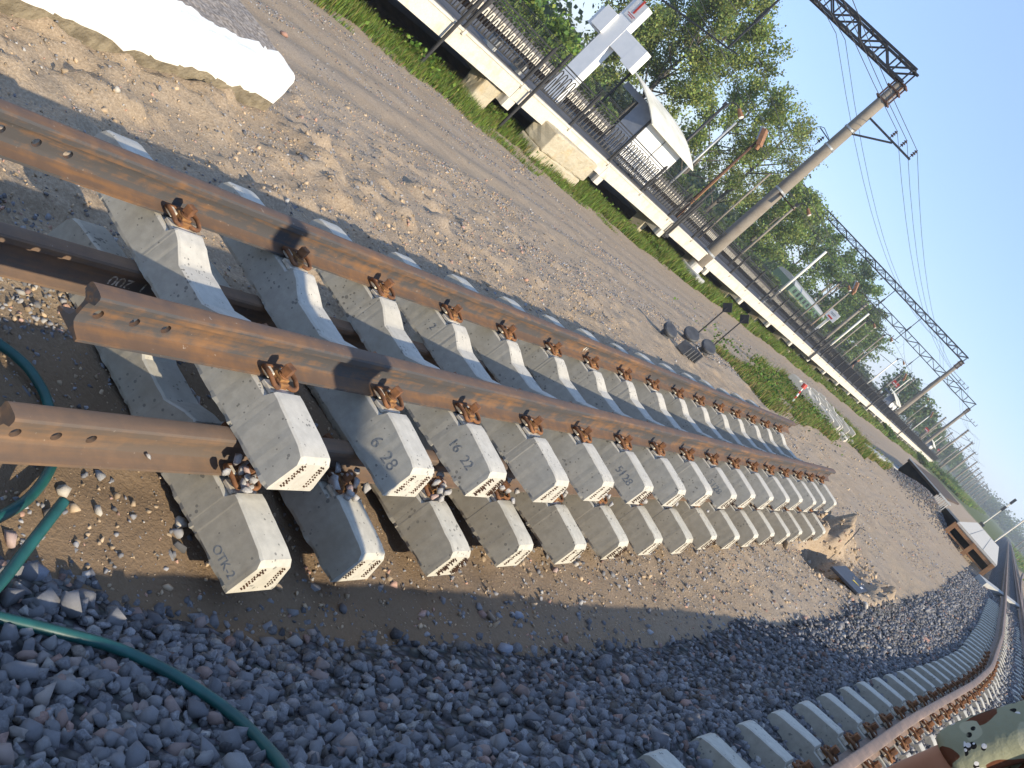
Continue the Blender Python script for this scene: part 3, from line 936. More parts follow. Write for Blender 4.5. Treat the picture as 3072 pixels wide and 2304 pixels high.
fields = [pebble_field(2600, -4.7, -0.9, -1.4, 9.0, 0.010, 0.038, True, rng, 1.0, thr=-0.1, blue=0.12),
          pebble_field(46000, -4.8, 1.6, -1.5, 9.0, 0.0035, 0.017, False, rng, 1.2, blue=0.42),
          pebble_field(20000, -11.0, 2.4, 2.0, 24.0, 0.007, 0.026, True, rng, 1.3, thr=0.0, blue=0.55),
          pebble_field(52000, -10.4, -2.6, 2.5, 19.0, 0.009, 0.026, True, rng, 1.1, thr=0.0, blue=0.8),
          pebble_field(1700, -4.6, 1.5, -1.4, 9.0, 0.012, 0.036, False, rng, 1.0, blue=0.65),
          pebble_field(2400, 0.6, 2.6, -1.6, 10.0, 0.012, 0.036, False, rng, 1.0, blue=0.9),
          pebble_field(6000, 0.2, 3.0, 6.0, 30.0, 0.012, 0.030, True, rng, 1.0, thr=-0.05, blue=0.8),
          pebble_field(9000, -10.5, 3.0, 14.0, 60.0, 0.02, 0.05, True, rng, 1.5, thr=0.05, blue=0.5)]
fields.append(pebble_field(700, 0.8, 2.3, 8.8, 13.2, 0.015, 0.065, False, rng, 1.0, blue=0.08))
fields.append(pebble_field(900, -0.85, -0.12, -0.9, 0.3, 0.010, 0.028, False, rng, 1.0, blue=0.92))
# heap of grey stone in front of the unfinished platform
n = 3000
hx = rng.normal(-0.2, 0.95, n); hy = rng.normal(39.4, 1.5, n)
fields.append((np.stack([hx, hy, zg(hx, hy) + zrough(hx, hy) + 0.02], -1), rng.uniform(0.02, 0.05, n), stone_cols(n, rng) * 0.75))
P_ = np.concatenate([f[0] for f in fields]); S_ = np.concatenate([f[1] for f in fields]); C_ = np.concatenate([f[2] for f in fields])
Vs, Fs, Cs = scatter(P_, S_, C_, rng, GRIT)
tag(new_obj('gravel', np_mesh('gravel', Vs, Fs, [MAT['pebble']], col=Cs)), 'loose grey and sandy gravel strewn over the bare ground', 'gravel', kind='stuff')
# single cobbles and clods that can be told apart
def px_ground(px, py, z=None):
    d = r2 * ((px - 1536) / 3068.13) - u2 * ((py - 1152) / 3068.13) + fw
    lo, hi = 0.3, 600.0
    for k in range(50):
        m_ = (lo + hi) / 2; p = CAM + d * m_
        if p.z > (float(zg(p.x, p.y)) if z is None else z):
            lo = m_
        else:
            hi = m_
    return CAM + d * lo
COB = [(370, 1845, 0.045, 'bluish'), (395, 1998, 0.05, 'bluish'), (95, 1725, 0.05, 'bluish'), (300, 1430, 0.03, 'grey'), (186, 1480, 0.032, 'pale'), (290, 1540, 0.028, 'pale'), (540, 1570, 0.035, 'pale'), (20, 1620, 0.04, 'pinkish'), (830, 1660, 0.03, 'grey'), (1290, 1690, 0.032, 'grey'), (1555, 1855, 0.045, 'bluish'), (1470, 1850, 0.045, 'brown'), (1510, 1950, 0.06, 'bluish'), (1660, 1715, 0.035, 'pinkish'), (850, 105, 0.075, 'reddish'), (240, 235, 0.03, 'pale'), (318, 305, 0.03, 'pale'), (500, 660, 0.05, 'grey'), (2560, 1925, 0.09, 'brown'), (2760, 1930, 0.17, 'reddish'), (2590, 1820, 0.08, 'pale'), (2580, 1855, 0.07, 'pale'), (2350, 1640, 0.10, 'sandy'), (2420, 1690, 0.06, 'pale'), (1975, 1680, 0.03, 'grey'), (1720, 1700, 0.03, 'pale')]
CC_ = {'bluish': (0.30, 0.32, 0.37), 'grey': (0.33, 0.33, 0.33), 'pale': (0.55, 0.50, 0.42), 'pinkish': (0.46, 0.34, 0.30), 'brown': (0.30, 0.24, 0.18), 'reddish': (0.40, 0.23, 0.17), 'sandy': (0.38, 0.29, 0.19)}
WH = ['near the cut green hose', 'below the soiled sleeper ends', 'in the shaded sand by the ballast', 'between the panels and the sand road', 'by the dug pit and dark cover plate']
for k, (a, b_, s, cn) in enumerate(COB):
    p = px_ground(a, b_)
    mt = MAT.setdefault('cob_' + cn, M('cobble_' + cn, CC_[cn], None, 20, 0.9, 0, 0.5, 80, 0.003))
    bv, bf = hull_shape(700 + k)
    o = new_obj('cobble', np_mesh('cobble', bv, bf, [mt]), None, (p.x, p.y, gz(p.x, p.y) + s * 0.3), (random.uniform(-.4, .4), random.uniform(-.4, .4), random.uniform(0, 6)))
    o.scale = (s,) * 3
    wh = WH[4] if b_ > 1600 and a > 2100 else WH[3] if b_ < 700 else WH[0] if a < 600 else WH[2]
    tag(o, '%s %s cobble lying %s' % ('large' if s > 0.06 else 'fist-sized' if s > 0.04 else 'small', cn, wh), 'stone', 'single cobbles')

# ================================================================== WHITEWASHED CONCRETE BLOCKS
def rough_block(name, dims, mats, seed, amp=0.012, cell=0.06, bev=0.03):
    bm = bmesh.new()
    bmesh.ops.create_cube(bm, size=1.0)
    for v in bm.verts:
        v.co = Vector((v.co.x * dims[0], v.co.y * dims[1], v.co.z * dims[2]))
    bmesh.ops.bevel(bm, geom=list(bm.edges), offset=bev, segments=2, affect='EDGES', profile=0.5)
    bmesh.ops.triangulate(bm, faces=bm.faces)
    for it in range(6):
        es = [e for e in bm.edges if e.calc_length() > cell * 1.6]
        if not es:
            break
        bmesh.ops.subdivide_edges(bm, edges=es, cuts=1)
        bmesh.ops.triangulate(bm, faces=[f for f in bm.faces if len(f.verts) > 3])
    bm.normal_update()
    co = np.array([v.co[:] for v in bm.verts]); nr = np.array([v.normal[:] for v in bm.verts])
    d = amp * (fbm(co[:, 0] * 6 + co[:, 2] * 5, co[:, 1] * 5 + co[:, 2] * 3, 4, seed) + 0.6 * fbm(co[:, 0] * 23 + co[:, 2] * 19, co[:, 1] * 21, 2, seed + 3))
    co = co + nr * d[:, None]
    for v, c in zip(bm.verts, co):
        v.co = Vector(c)
    cen = np.array([f.calc_center_median()[:] for f in bm.faces])
    edges_ = 0.10 * fbm(cen[:, 1] * 2.1, cen[:, 0] * 2.0 + cen[:, 2] * 2.0, 4, seed)
    for f, c_, edge in zip(bm.faces, [Vector(q) for q in cen], edges_):
        f.material_index = 1 if (f.normal.z > 0.6 and len(mats) > 1 and c_.x < dims[0] * 0.26 + edge * 2.6) else 2 if (len(mats) > 2 and c_.z < -0.02 + edge * 1.3) else 0
    me = bpy.data.meshes.new(name); bm.to_mesh(me); bm.free()
    for m_ in mats:
        me.materials.append(m_)
    return me
MAT['wash_face'] = concrete('limewash', (0.88, 0.86, 0.78), 0.95, pits=False)
MAT['wash_top'] = M('weathered_top', (0.36, 0.31, 0.26), (0.17, 0.14, 0.11), 30, 0.95, 0, 0.8, 70, 0.01, lo=0.4, hi=0.6)
MAT['wash_foot'] = M('soiled_concrete', (0.27, 0.225, 0.15), (0.14, 0.115, 0.075), 11, 0.95, 0, 0.9, 40, 0.02)
o = new_obj('concrete_block', rough_block('concrete_block', (1.25, 4.6, 0.56), [MAT['wash_face'], MAT['wash_top'], MAT['wash_foot']], 4, 0.015, 0.05, 0.06), None, (-3.27, 0.72, -0.36), (0, R(3), R(13)))
tag(o, 'large whitewashed concrete block with weathered top half sunk in the sand', 'concrete block')
o = new_obj('concrete_beam', rough_block('concrete_beam', (0.5, 3.2, 0.35), [MAT['wash_face']], 9, 0.02, 0.09, 0.04), None, (-6.0, 3.2, -0.55), (0, R(-6), R(14)))
tag(o, 'smaller whitewashed beam lying behind the large white block', 'concrete block')

# ================================================================== GREEN HOSES
def hose(name, pts, label, r=0.0175):
    path = spline(pts, 10)
    mb = MB(); n = 14
    # a finely ribbed tube
    out = []; rad = []
    L = 0
    for i in range(len(path) - 1):
        a, b = path[i], path[i + 1]
        m_ = max(2, int((b - a).length / 0.007))
        for k in range(m_):
            out.append(a.lerp(b, k / m_)); rad.append(r * (1.0 if (len(out) % 2) else 0.965))
    out.append(path[-1]); rad.append(r)
    mb.tube(out, rad, n)
    return tag(mb.obj(name, [MAT['teal']], smooth=True), label, 'hose')
def bz(x, y):
    return float(max(ballz(x, y), zg(x, y) + zrough(x, y)))
def px_surf(px, py_):
    d = r2 * ((px - 1536) / 3068.13) - u2 * ((py_ - 1152) / 3068.13) + fw
    lo, hi = 0.3, 20.0
    for k in range(40):
        m_ = (lo + hi) / 2; p = CAM + d * m_
        if p.z > bz(p.x, p.y) + 0.035:
            lo = m_
        else:
            hi = m_
    return CAM + d * lo
hp = [px_surf(a * 3, b * 3) for a, b in ((-60, 605), (0, 619), (55, 632), (116, 649), (176, 677), (231, 714), (264, 746), (283, 770), (296, 800), (300, 840))]
hp = [(p.x, p.y) for p in hp]
hose('garden_hose', [(x, y, bz(x, y) + 0.038) for x, y in hp], 'dark green ribbed hose lying across the shaded ballast')
hose('garden_hose', [(1.35, -1.6, -0.47), (1.15, -1.25, -0.50), (0.953, -0.98, -0.485), (0.85, -0.86, -0.455), (0.735, -0.73, -0.40)], 'cut end of green hose rising from the sand beside the lower rail')
hose('garden_hose', [(-0.06, -0.75, -0.47), (0.0, -0.62, -0.475), (0.08, -0.533, -0.48), (0.158, -0.503, -0.485), (0.25, -0.50, -0.49), (0.45, -0.55, -0.50), (0.65, -0.75, -0.52), (0.8, -1.1, -0.52)], 'green hose with a worn pale patch running under the lower rail')

# ================================================================== NEAR STATION PLATFORM
PX = -11.5; ZT = 0.15; ZU = -0.30
plat = thing('station_platform', 'long station platform of whitewashed concrete slabs on low piers', 'platform', (PX, 0, -1.05))
J0 = 5.75; JS = 5.95; NJ = 31
def slab_mesh():
    mb = MB()
    w = 4.0
    prof = [(0.0, ZU), (0.0, ZT - 0.06), (0.03, ZT - 0.055), (0.03, ZT), (-0.45, ZT), (-0.45, ZT - 0.004), (-w, ZT - 0.004), (-w, ZU + 0.1), (-0.25, ZU + 0.1), (-0.25, ZU)]
    fr = [(Vector((0, y, 1.05)), Vector((1, 0, 0)), Vector((0, 0, 1))) for y in np.linspace(0.012, JS - 0.012, 7)]
    mb.sweep(prof, fr)
    return mb.mesh('slab', [MAT['slab_white']])
SLAB = slab_mesh()
DECK = MB().box((-2.05, JS / 2, 1.05 + ZT + 0.004), (3.85, JS, 0.02)).mesh('deck', [MAT['deck']])
BEAM = MB().box((-1.9, 0, 1.05 + ZU - 0.125), (3.9, 0.30, 0.24)).box((0.055, 0, 1.05 + ZU - 0.125), (0.10, 0.34, 0.25)).mesh('cross_beam', [MAT['slab_white']])
PIER = MB().box((-0.75, 0, 0.25), (0.45, 0.35, 1.1)).mesh('pier', [MAT['old_conc']])
STUB = MB().box((-0.30, 0, 0.10), (0.16, 0.20, 0.36), Matrix.Rotation(0.1, 3, 'Y')).mesh('stub_post', [MAT['old_conc']])
for k in range(NJ):
    y = J0 + k * JS
    new_obj('slab', SLAB, plat, (0, y, 0)); new_obj('deck', DECK, plat, (0, y, 0))
    new_obj('cross_beam', BEAM, plat, (0, y, 0))
    if k:
        new_obj('pier', PIER, plat, (0, y, 0))
    if k > 3:
        new_obj('stub_post', STUB, plat, (0, y + 2.4 + 0.3 * (k % 2), 0))
# bank of dark earth under the platform
bk = MB()
ysb = np.linspace(4, 190, 60)
bk.sweep([(-2.35, -0.9), (-2.2, 0.10), (-2.5, 0.25), (-3.9, 0.28), (-3.9, -0.9)], [(Vector((0.12 * math.sin(y * 1.7), float(y), 0.05 * math.sin(y * 2.3))), Vector((1, 0, 0)), Vector((0, 0, 1))) for y in ysb])
bk.obj('earth_bank', [MAT['earth_wall']], plat, smooth=False)
# ---- railing of the near platform
fence = thing('platform_railing', 'dark metal railing with looped bars along the near platform edge', 'railing', (PX - 0.06, 0, ZT))
POST0 = 14.74 - 2.9 * 3; PS_ = 2.905; NP = 60
POSTM = MB().tube([(0, 0, -0.06), (0, 0, 1.05)], 0.048, 10).tube([(0, 0, 1.05), (0, 0, 1.10)], 0.034, 8).box((0.065, 0, -0.05), (0.10, 0.10, 0.12), mi=1).mesh('post', [MAT['fence_paint'], MAT['slab_white']])
def loop_panel(L):
    mb = MB(); r = 0.019
    mb.bar((0, 0.03, 0.98), (0, L - 0.03, 0.98), 0.03, 0.035); mb.bar((0, 0.03, 0.90), (0, L - 0.03, 0.90), 0.022, 0.022); mb.bar((0, 0.03, 0.16), (0, L - 0.03, 0.16), 0.022, 0.028)
    n = 11; w = (L - 0.16) / n
    for k in range(n):
        y = 0.08 + (k + 0.5) * w
        pts = [(0, y - w * 0.62, 0.165), (0, y - w * 0.30, 0.70)] + [(0, y + w * 0.30 * math.sin(a), 0.74 + 0.10 * math.cos(a)) for a in np.linspace(-1.5, 1.5, 5)] + [(0, y + w * 0.30, 0.70), (0, y + w * 0.62, 0.165)]
        mb.tube(pts, r, 4, caps=False)
        mb.bar((0, y, 0.165), (0, y, 0.60), 0.020)
    return mb.mesh('panel', [MAT['fence_paint']])
def bar_panel(L, n=22, h=0.98):
    mb = MB()
    mb.bar((0, 0.03, h), (0, L - 0.03, h), 0.03, 0.035); mb.bar((0, 0.03, h - 0.08), (0, L - 0.03, h - 0.08), 0.022); mb.bar((0, 0.03, 0.16), (0, L - 0.03, 0.16), 0.022, 0.028)
    for k in range(n):
        y = 0.06 + (L - 0.12) * (k + 0.5) / n
        mb.bar((0, y, 0.16), (0, y, h - 0.08), 0.021)
    return mb.mesh('panel', [MAT['fence_paint']])
LP, BP_ = loop_panel(PS_), bar_panel(PS_)
for k in range(NP):
    y = POST0 + k * PS_
    new_obj('post', POSTM, fence, (0, y, 0))
    new_obj('panel', LP if y < 31 else BP_, fence, (-0.03, y, 0))
for y, zb in ((14.30, -1.25), (18.02, -1.2)):
    o = MB().tube([(0, 0, zb), (0, 0, 1.40)], 0.042, 10).box((0.0, 0, 1.02), (0.10, 0.09, 0.05)).obj('support_post', [MAT['fence_paint']], None, (PX + 0.12, y, 0))
    tag(o, 'tall grey steel pipe standing in the grass against the platform, ' + ('nearer the number pylon' if y > 16 else 'farther from the pylon'), 'post', 'pipes against the platform')
# paired steel posts further along
for y in (29.8, 58.9, 88.0, 117.0):
    o = MB().tube([(0, 0, -0.45), (0, 0, 1.9 if y < 40 else 1.6)], 0.05, 8).tube([(0.02, 0.16, -0.45), (0.02, 0.16, 1.3)], 0.04, 8).box((0.03, 0.08, -0.32), (0.12, 0.34, 0.10)).obj('lamp_bracket_post', [MAT['dark_steel']], None, (PX + 0.1, y, 0))
    tag(o, 'pair of dark steel posts clamped to the platform edge at a slab joint', 'post', 'paired posts on the platform edge')

# ================================================================== FAR PLATFORM ACROSS THE TRACKS
FX = -23.4
fp = thing('far_platform', 'second station platform across the tracks with white edge', 'platform', (FX, 0, -1.05))
for k in range(40):
    y = 4 + k * JS
    mb_ = None
    new_obj('slab', bpy.data.meshes.get('far_slab') or MB().box((-2.0, JS / 2, 1.05 + 0.0), (4.0, JS - 0.03, 0.32)).mesh('far_slab', [MAT['slab_white']]), fp, (0, y, 0))
MB().box((-2.03, 4 + 20 * JS, 1.05 + 0.172), (3.9, 40 * JS, 0.02)).obj('deck', [M('sandy_deck', (0.30, 0.25, 0.19), (0.22, 0.18, 0.14), 3, 0.95)], fp)
MB().box((-1.2, 4 + 20 * JS, 0.35), (0.5, 40 * JS, 1.0)).obj('retaining_wall', [MAT['earth_wall']], fp)
ff = thing('far_railing', 'dark railing along the back of the far platform', 'railing', (FX - 3.9, 0, ZT))
BP2 = bar_panel(5.8, 30, 1.05)
for k in range(34):
    y = 6 + k * 5.85
    new_obj('panel', BP2, ff, (0, y, 0))
    new_obj('post', bpy.data.meshes.get('fpost') or MB().box((0, 0, 0.5), (0.07, 0.07, 1.15)).mesh('fpost', [MAT['fence_paint']]), ff, (0, y, 0))
# main line tracks between the platforms
for xt, nm in ((-17.6, 'nearer'), (-21.4, 'farther')):
    t = thing('main_line_track', '%s main line track in the dark bed between the two platforms' % nm, 'track', (xt, 0, -1.05), group='main line tracks')
    MB().box((0, 130, 0.0), (2.9, 300, 0.4), taper=0.85).obj('ballast', [MAT['earth_wall']], t)
    for s in (-0.78, 0.78):
        MB().sweep(PROF, [(Vector((s, y, 0.2)), Vector((1, 0, 0)), Vector((0, 0, 1))) for y in (-20.0, 280.0)]).obj('rail', [MAT['rail_used']], t)

# ================================================================== NUMBER PYLON AND SHELTERS ON THE PLATFORM
py = thing('number_pylon', 'white cross-shaped platform pylon with a red figure 1', 'pylon', (-13.9, 22.5, ZT))
MB().box((0, 0.18, 1.78), (0.50, 0.36, 3.56)).obj('column', [MAT['panel_white']], py)
MB().box((0.20, 0.18, 2.44), (2.05, 0.34, 0.62)).box((0.75, 0.18, 2.70), (0.9, 0.345, 0.02)).obj('crossbar', [MAT['panel_white']], py)
MB().box((-0.45, 0.16, 2.52), (0.45, 0.50, 0.66)).obj('side_box', [MAT['panel_white']], py)
MB().box((-0.262, 0.18, 1.78), (0.022, 0.37, 3.5)).obj('side_panel', [MAT['panel_grey']], py)
MB().box((0.05, 0.0, 3.27), (0.42, 0.03, 0.58)).obj('sign_board', [MAT['white']], py)
new_obj('numeral', text_mesh('1', 0.66, MAT['red'], 0.004), py, (0.06, -0.022, 3.36), (R(90), 0, 0))
for q in (3.10, 3.05):
    MB().box((0.06, -0.017, q), (0.30 if q > 3.07 else 0.20, 0.004, 0.022)).obj('text_line', [MAT['red']], py)
MB().box((1.02, 0.18, 2.36), (0.42, 0.345, 0.60)).obj('drop_panel', [MAT['panel_white']], py)
def shelter(y0, L, label, x0=-12.45, sgn=None):
    s = thing('platform_shelter', label, 'shelter', (x0, y0, ZT), group='platform shelters')
    MB().box((0, L / 2, 0.98), (0.06, L - 0.2, 1.36)).obj('back_wall', [MAT['panel_white']], s)
    MB().box((-0.36, 0.06, 0.98), (0.66, 0.05, 1.50)).obj('end_wall', [MAT['panel_grey']], s)
    MB().box((-0.36, L - 0.06, 0.98), (0.66, 0.05, 1.50)).obj('end_wall', [MAT['panel_grey']], s)
    for yy in (0.06, L * 0.5, L - 0.06):
        MB().bar((-1.65, yy, 0), (-1.65, yy, 2.2), 0.06).obj('front_post', [MAT['dark_steel']], s)
        MB().bar((0.0, yy, 0), (0.0, yy, 1.72), 0.06).obj('back_post', [MAT['dark_steel']], s)
    n = 14; prof = []
    for k in range(n + 1):
        a = k / n
        prof.append((0.42 - 2.35 * a, 1.60 + 0.66 * (1 - (1 - a) ** 2.3)))
    prof2 = [(u, w - 0.035) for u, w in reversed(prof)]
    MB().sweep(prof + prof2, [(Vector((0, yy, 0)), Vector((1, 0, 0)), Vector((0, 0, 1))) for yy in np.linspace(-0.55, L + 0.5, 6)]).obj('roof', [MAT['roof']], s)
    MB().box((-0.80, 0.05, 1.80), (1.40, 0.04, 0.20)).obj('underside_shade', [MAT['panel_grey']], s)  # grey panel standing in for the shade under the roof
    b = MB().box((0.16, L / 2, 0.17), (0.32, L - 0.3, 0.05)).obj('bench', [MAT['panel_white']], s)
    for yy in (0.4, L / 2, L - 0.4):
        MB().box((0.16, yy, 0.075), (0.06, 0.06, 0.15)).obj('bench_leg', [MAT['dark_steel']], s)
    return s
shelter(25.1, 3.35, 'arched roof shelter with white back wall next to the number pylon')
shelter(104.0, 5.0, 'arched roof shelter standing far along the platform past the loudspeakers', -12.7)
shelter(166.0, 5.0, 'farthest small arched roof shelter near the platform end', -12.7)
# litter bins and benches on the deck
for k, (y, x) in enumerate(((17.2, -12.1), (46.0, -12.0), (63.5, -12.0), (71.5, -12.0), (78.0, -12.0))):
    b = thing('platform_bench', 'low dark bench with pale ends on the platform deck behind the railing', 'bench', (x, y, ZT + 0.01), group='platform benches')
    MB().box((0, 0, 0.30), (0.38, 1.5, 0.05)).obj('seat', [MAT['dark_steel']], b)
    for e in (-0.68, 0.68):
        MB().box((0, e, 0.14), (0.36, 0.12, 0.28)).obj('leg', [MAT['grey_conc']], b)
# old stacked concrete blocks beside the platform
o = new_obj('stone_block', rough_block('stone_block', (0.75, 3.4, 0.62), [MAT['old_conc']], 31, 0.03, 0.12, 0.05), None, (-11.55, 21.2, -0.42), (0, 0, R(6)))
tag(o, 'weathered yellowish concrete block resting on another beside the platform', 'concrete block')
o = new_obj('stone_block', rough_block('stone_block', (0.7, 3.1, 0.40), [MAT['old_conc']], 37, 0.03, 0.12, 0.05), None, (-11.50, 21.0, -0.92), (0, 0, R(3)))
tag(o, 'lower yellowish concrete block half buried in grass by the platform', 'concrete block')
o = new_obj('stone_block', rough_block('stone_block', (0.5, 0.8, 0.9), [MAT['old_conc']], 39, 0.03, 0.12, 0.05), None, (-11.9, 17.1, -0.78), (0, 0, R(3)))
tag(o, 'short upright tan concrete block under the platform edge', 'concrete block')

# ================================================================== OVERHEAD LINE STRUCTURES
def truss(L, h, w, step, bar=0.045, y=0.0):
    mb = MB()
    c = [(0, -w / 2, 0), (0, w / 2, 0), (0, -w / 2, h), (0, w / 2, h)]
    for _, yy, zz in c:
        mb.bar((0.1, yy, zz), (-L, yy, zz), bar * 1.5)
    n = int(L / step)
    for k in range(n):
        a = -k * step; b = -(k + 1) * step
        f = k % 2
        for yy in (-w / 2, w / 2):
            mb.bar((a, yy, 0 if f else h), (b, yy, h if f else 0), bar)
            mb.bar((a, yy, 0), (a, yy, h), bar * 0.8)
        for zz in (0, h):
            mb.bar((a, -w / 2, zz), (a, w / 2, zz), bar * 0.8)
            if k % 2 == 0:
                mb.bar((a, -w / 2 if f else w / 2, zz), (b, w / 2 if f else -w / 2, zz), bar * 0.7)
    return mb
def insulator_mesh(r=0.075, h=0.32):
    mb = MB()
    mb.tube([(0, 0, -0.10), (0, 0, h)], 0.018, 6)
    for k in range(3):
        z = 0.06 + k * 0.085
        mb.tube([(0, 0, z), (0, 0, z + 0.03), (0, 0, z + 0.055)], [r, r * 0.8, r * 0.35], 10)
    return mb.mesh('insulator', [MAT['insulator']])
INS = insulator_mesh()
def portal(y, x, L, label, detail=True, top=9.15, bar=0.05, step=0.75, th=0.60, base=-1.0):
    t = thing('catenary_portal', label, 'overhead line portal', (x, y, base), group='overhead line portals')
    H = top - base
    prof = [0.26, 0.25, 0.235, 0.22, 0.205, 0.19]
    MB().tube([(0, 0, H * k / 5) for k in range(6)], prof, 20).obj('pole', [MAT['pole_conc']], t, smooth=True)
    truss(L, th, 0.55, step, bar * 1.2).obj('crossbeam', [MAT['black_steel']], t, (0, 0, H))
    cap = MB()
    for s in (-0.19, 0.19):
        cap.bar((s, 0.17, H - 0.9), (s, 0.17, H + 0.02), 0.05); cap.bar((s, -0.17, H - 0.9), (s, -0.17, H + 0.02), 0.05)
    for z in (H - 0.85, H - 0.35, H - 0.03):
        cap.box((0, 0.19, z), (0.56, 0.05, 0.06)); cap.box((0, -0.19, z), (0.56, 0.05, 0.06)); cap.box((0.25, 0, z), (0.05, 0.4, 0.06)); cap.box((-0.25, 0, z), (0.05, 0.4, 0.06))
    cap.obj('pole_head', [MAT['rust_dark']], t)
    zb = 7.58 - base
    br = MB(); br.bar((0.1, 0, zb), (2.35, 0, zb - 0.06), 0.07); br.bar((0.12, 0, zb - 0.85), (1.45, 0, zb - 0.08), 0.06)
    br.obj('side_arm', [MAT['dark_steel']], t)
    for k, xx in enumerate((1.25, 1.75, 2.28)):
        new_obj('insulator', INS, t, (xx, 0, zb + 0.02))
    if detail:
        for zc, col_ in ((6.83, 'galv'), (5.9, 'galv'), (3.62, 'galv'), (0.22, 'galv')):
            MB().tube([(0, 0, zc - base - 0.04), (0, 0, zc - base + 0.04)], 0.232 if zc > 5 else 0.25 if zc > 3 else 0.27, 20).box((0.2, -0.05, zc - base), (0.07, 0.10, 0.07)).obj('clamp_ring', [MAT[col_]], t, smooth=False)
        MB().bar((-0.16, -0.1, 3.55 - base), (1.05, -0.35, 3.50 - base), 0.10, 0.05).obj('cross_timber', [MAT['rust_dark']], t)
        lp = MB().bar((-0.15, 0, 6.05 - base), (-0.80, -0.05, 6.15 - base), 0.04)
        lp.tube([(-0.25, 0, 6.1 - base)] + [(-0.62 - 0.32 * math.sin(a), -0.05, 5.95 - base + 0.30 * math.cos(a)) for a in np.linspace(0.2, 2.9, 7)], 0.014, 5)
        lp.obj('cable_loop', [MAT['dark_steel']], t)
        new_obj('insulator', INS, t, (-0.45, 0, 5.72 - base))
        bm_ = rough_block('foundation', (0.95, 0.95, 1.1), [MAT['grey_conc']], 61, 0.03, 0.15, 0.04)
        new_obj('foundation', bm_, t, (0.15, -0.1, -0.20))
        MB().tube([(0, 0, 0.28), (0, 0, 0.62)], 0.30, 20).obj('collar', [MAT['white_wash']], t, smooth=False)
    else:
        MB().box((0, 0, 0.1), (0.6, 0.6, 0.6)).obj('foundation', [MAT['white_wash']], t)
    # hangers under the beam
    for xx in (-5.85, -9.75):
        if L > abs(xx) + 1:
            hb = MB()
            hb.bar((xx, 0, H), (xx, 0, H - 3.35), 0.07); hb.bar((xx, 0, H - 1.3), (xx, 0, H - 2.0), 0.13)
            hb.bar((xx, 0, H - 3.35), (xx - 3.7, 0, H - 3.85), 0.07); hb.bar((xx, 0, H - 3.35), (xx + 0.5, 0, H - 3.25), 0.05)
            hb.obj('hanger', [MAT['black_steel']], t)
            new_obj('insulator', INS, t, (xx - 0.4, 0, H - 3.40))
    # the pole that carries the other end
    MB().tube([(-L + 0.2, 0, 0), (-L + 0.2, 0, H)], [0.225, 0.16], 14).obj('pole', [MAT['pole_conc']], t, smooth=True)
    return t
portal(34.55, -11.55, 26.0, 'nearest concrete overhead line portal with lattice beam and three-insulator side arm')
portal(106.4, -11.9, 26.0, 'second overhead line portal with dark lattice crossbeam farther along the platform', False)
portal(149.0, -11.9, 26.0, 'third overhead line portal with slim pale lattice crossbeam', False, 8.55, 0.05, 1.4, 1.0)
# plain concrete poles marching away
PM = MB().tube([(0, 0, -1.0), (0, 0, 8.6)], [0.22, 0.14], 10).mesh('pole', [MAT['pole_conc']], smooth=True)
AM = MB().bar((-0.2, 0, 7.6), (2.2, 0, 7.5), 0.07).bar((0, 0, 6.9), (1.4, 0, 7.45), 0.06).bar((0, 0, 6.0), (-2.6, 0, 6.4), 0.06).bar((0, 0, 7.2), (-2.6, 0, 6.45), 0.04).mesh('arms', [MAT['dark_steel']])
TM = MB().box((0, 0, 8.45), (0.5, 0.45, 0.06)).box((0, 0, 8.0), (0.5, 0.45, 0.06)).box((0, 0, 7.4), (0.45, 0.42, 0.06)).mesh('pole_head', [MAT['dark_steel']])
def plain_pole(x, y, label, grp, h=1.0):
    t = thing('catenary_pole', label, 'overhead line pole', (x, y, float(zg(x, y)) + 0.05), 0, grp)
    t.scale = (1, 1, h)
    new_obj('pole', PM, t); new_obj('arms', AM, t); new_obj('pole_head', TM, t)
    for xx in (1.2, 1.7, 2.15):
        if y < 230:
            new_obj('insulator', INS, t, (xx, 0, 7.6))
for y in (176, 205, 232, 262, 290, 320, 352, 385, 420, 460, 505, 555, 610):
    plain_pole(-11.9 + rng.uniform(-.2, .2), y, 'slender concrete overhead line pole in the row receding past the platform end', 'poles past the platform end', rng.uniform(0.9, 1.0))
for x, ys_ in ((-25.5, (120, 190, 235, 280, 340, 400, 480)), (-19.5, (215, 250, 300, 360, 430, 520)), (-33.0, (170, 225, 300, 380, 470))):
    for y in ys_:
        plain_pole(x, y, 'slender concrete overhead line pole among the tracks behind the platforms', 'poles among the tracks', rng.uniform(0.85, 1.0))
for x, y in ((14, 300), (17, 340), (12, 380), (20, 420), (15, 470), (24, 360), (27, 430), (19, 540), (30, 520), (9.5, 330)):
    plain_pole(x, y, 'slender pole in the far row across the green field', 'poles across the field', 0.85)
# catenary and feeder wires
WN = 0
def wire_obj(pts, label, r=0.012, grp='overhead wires'):
    o = MB().tube(pts, r, 4, caps=False).obj('overhead_wire', [MAT['wire']])
    return tag(o, label, 'wire', grp)
def sag(a, b, s, n=14):
    a = Vector(a); b = Vector(b)
    return [a.lerp(b, k / n) - Vector((0, 0, s * 4 * (k / n) * (1 - k / n))) for k in range(n + 1)]
for k, xx in enumerate((1.25, 1.75, 2.28)):
    pts = sag((-11.55 + xx, -37, 7.9), (-11.55 + xx, 34.55, 7.9), 1.3)[:-1] + sag((-11.55 + xx, 34.55, 7.9), (-11.9 + xx, 106.4, 7.9), 1.3)[:-1] + sag((-11.9 + xx, 106.4, 7.9), (-11.9 + xx, 176, 7.7), 1.2)[:-1] + sag((-11.9 + xx, 176, 7.7), (-11.9 + xx, 262, 7.5), 1.2)
    wire_obj(pts, 'thin feeder wire strung along the side arms of the poles', 0.011, 'feeder wires on the side arms')
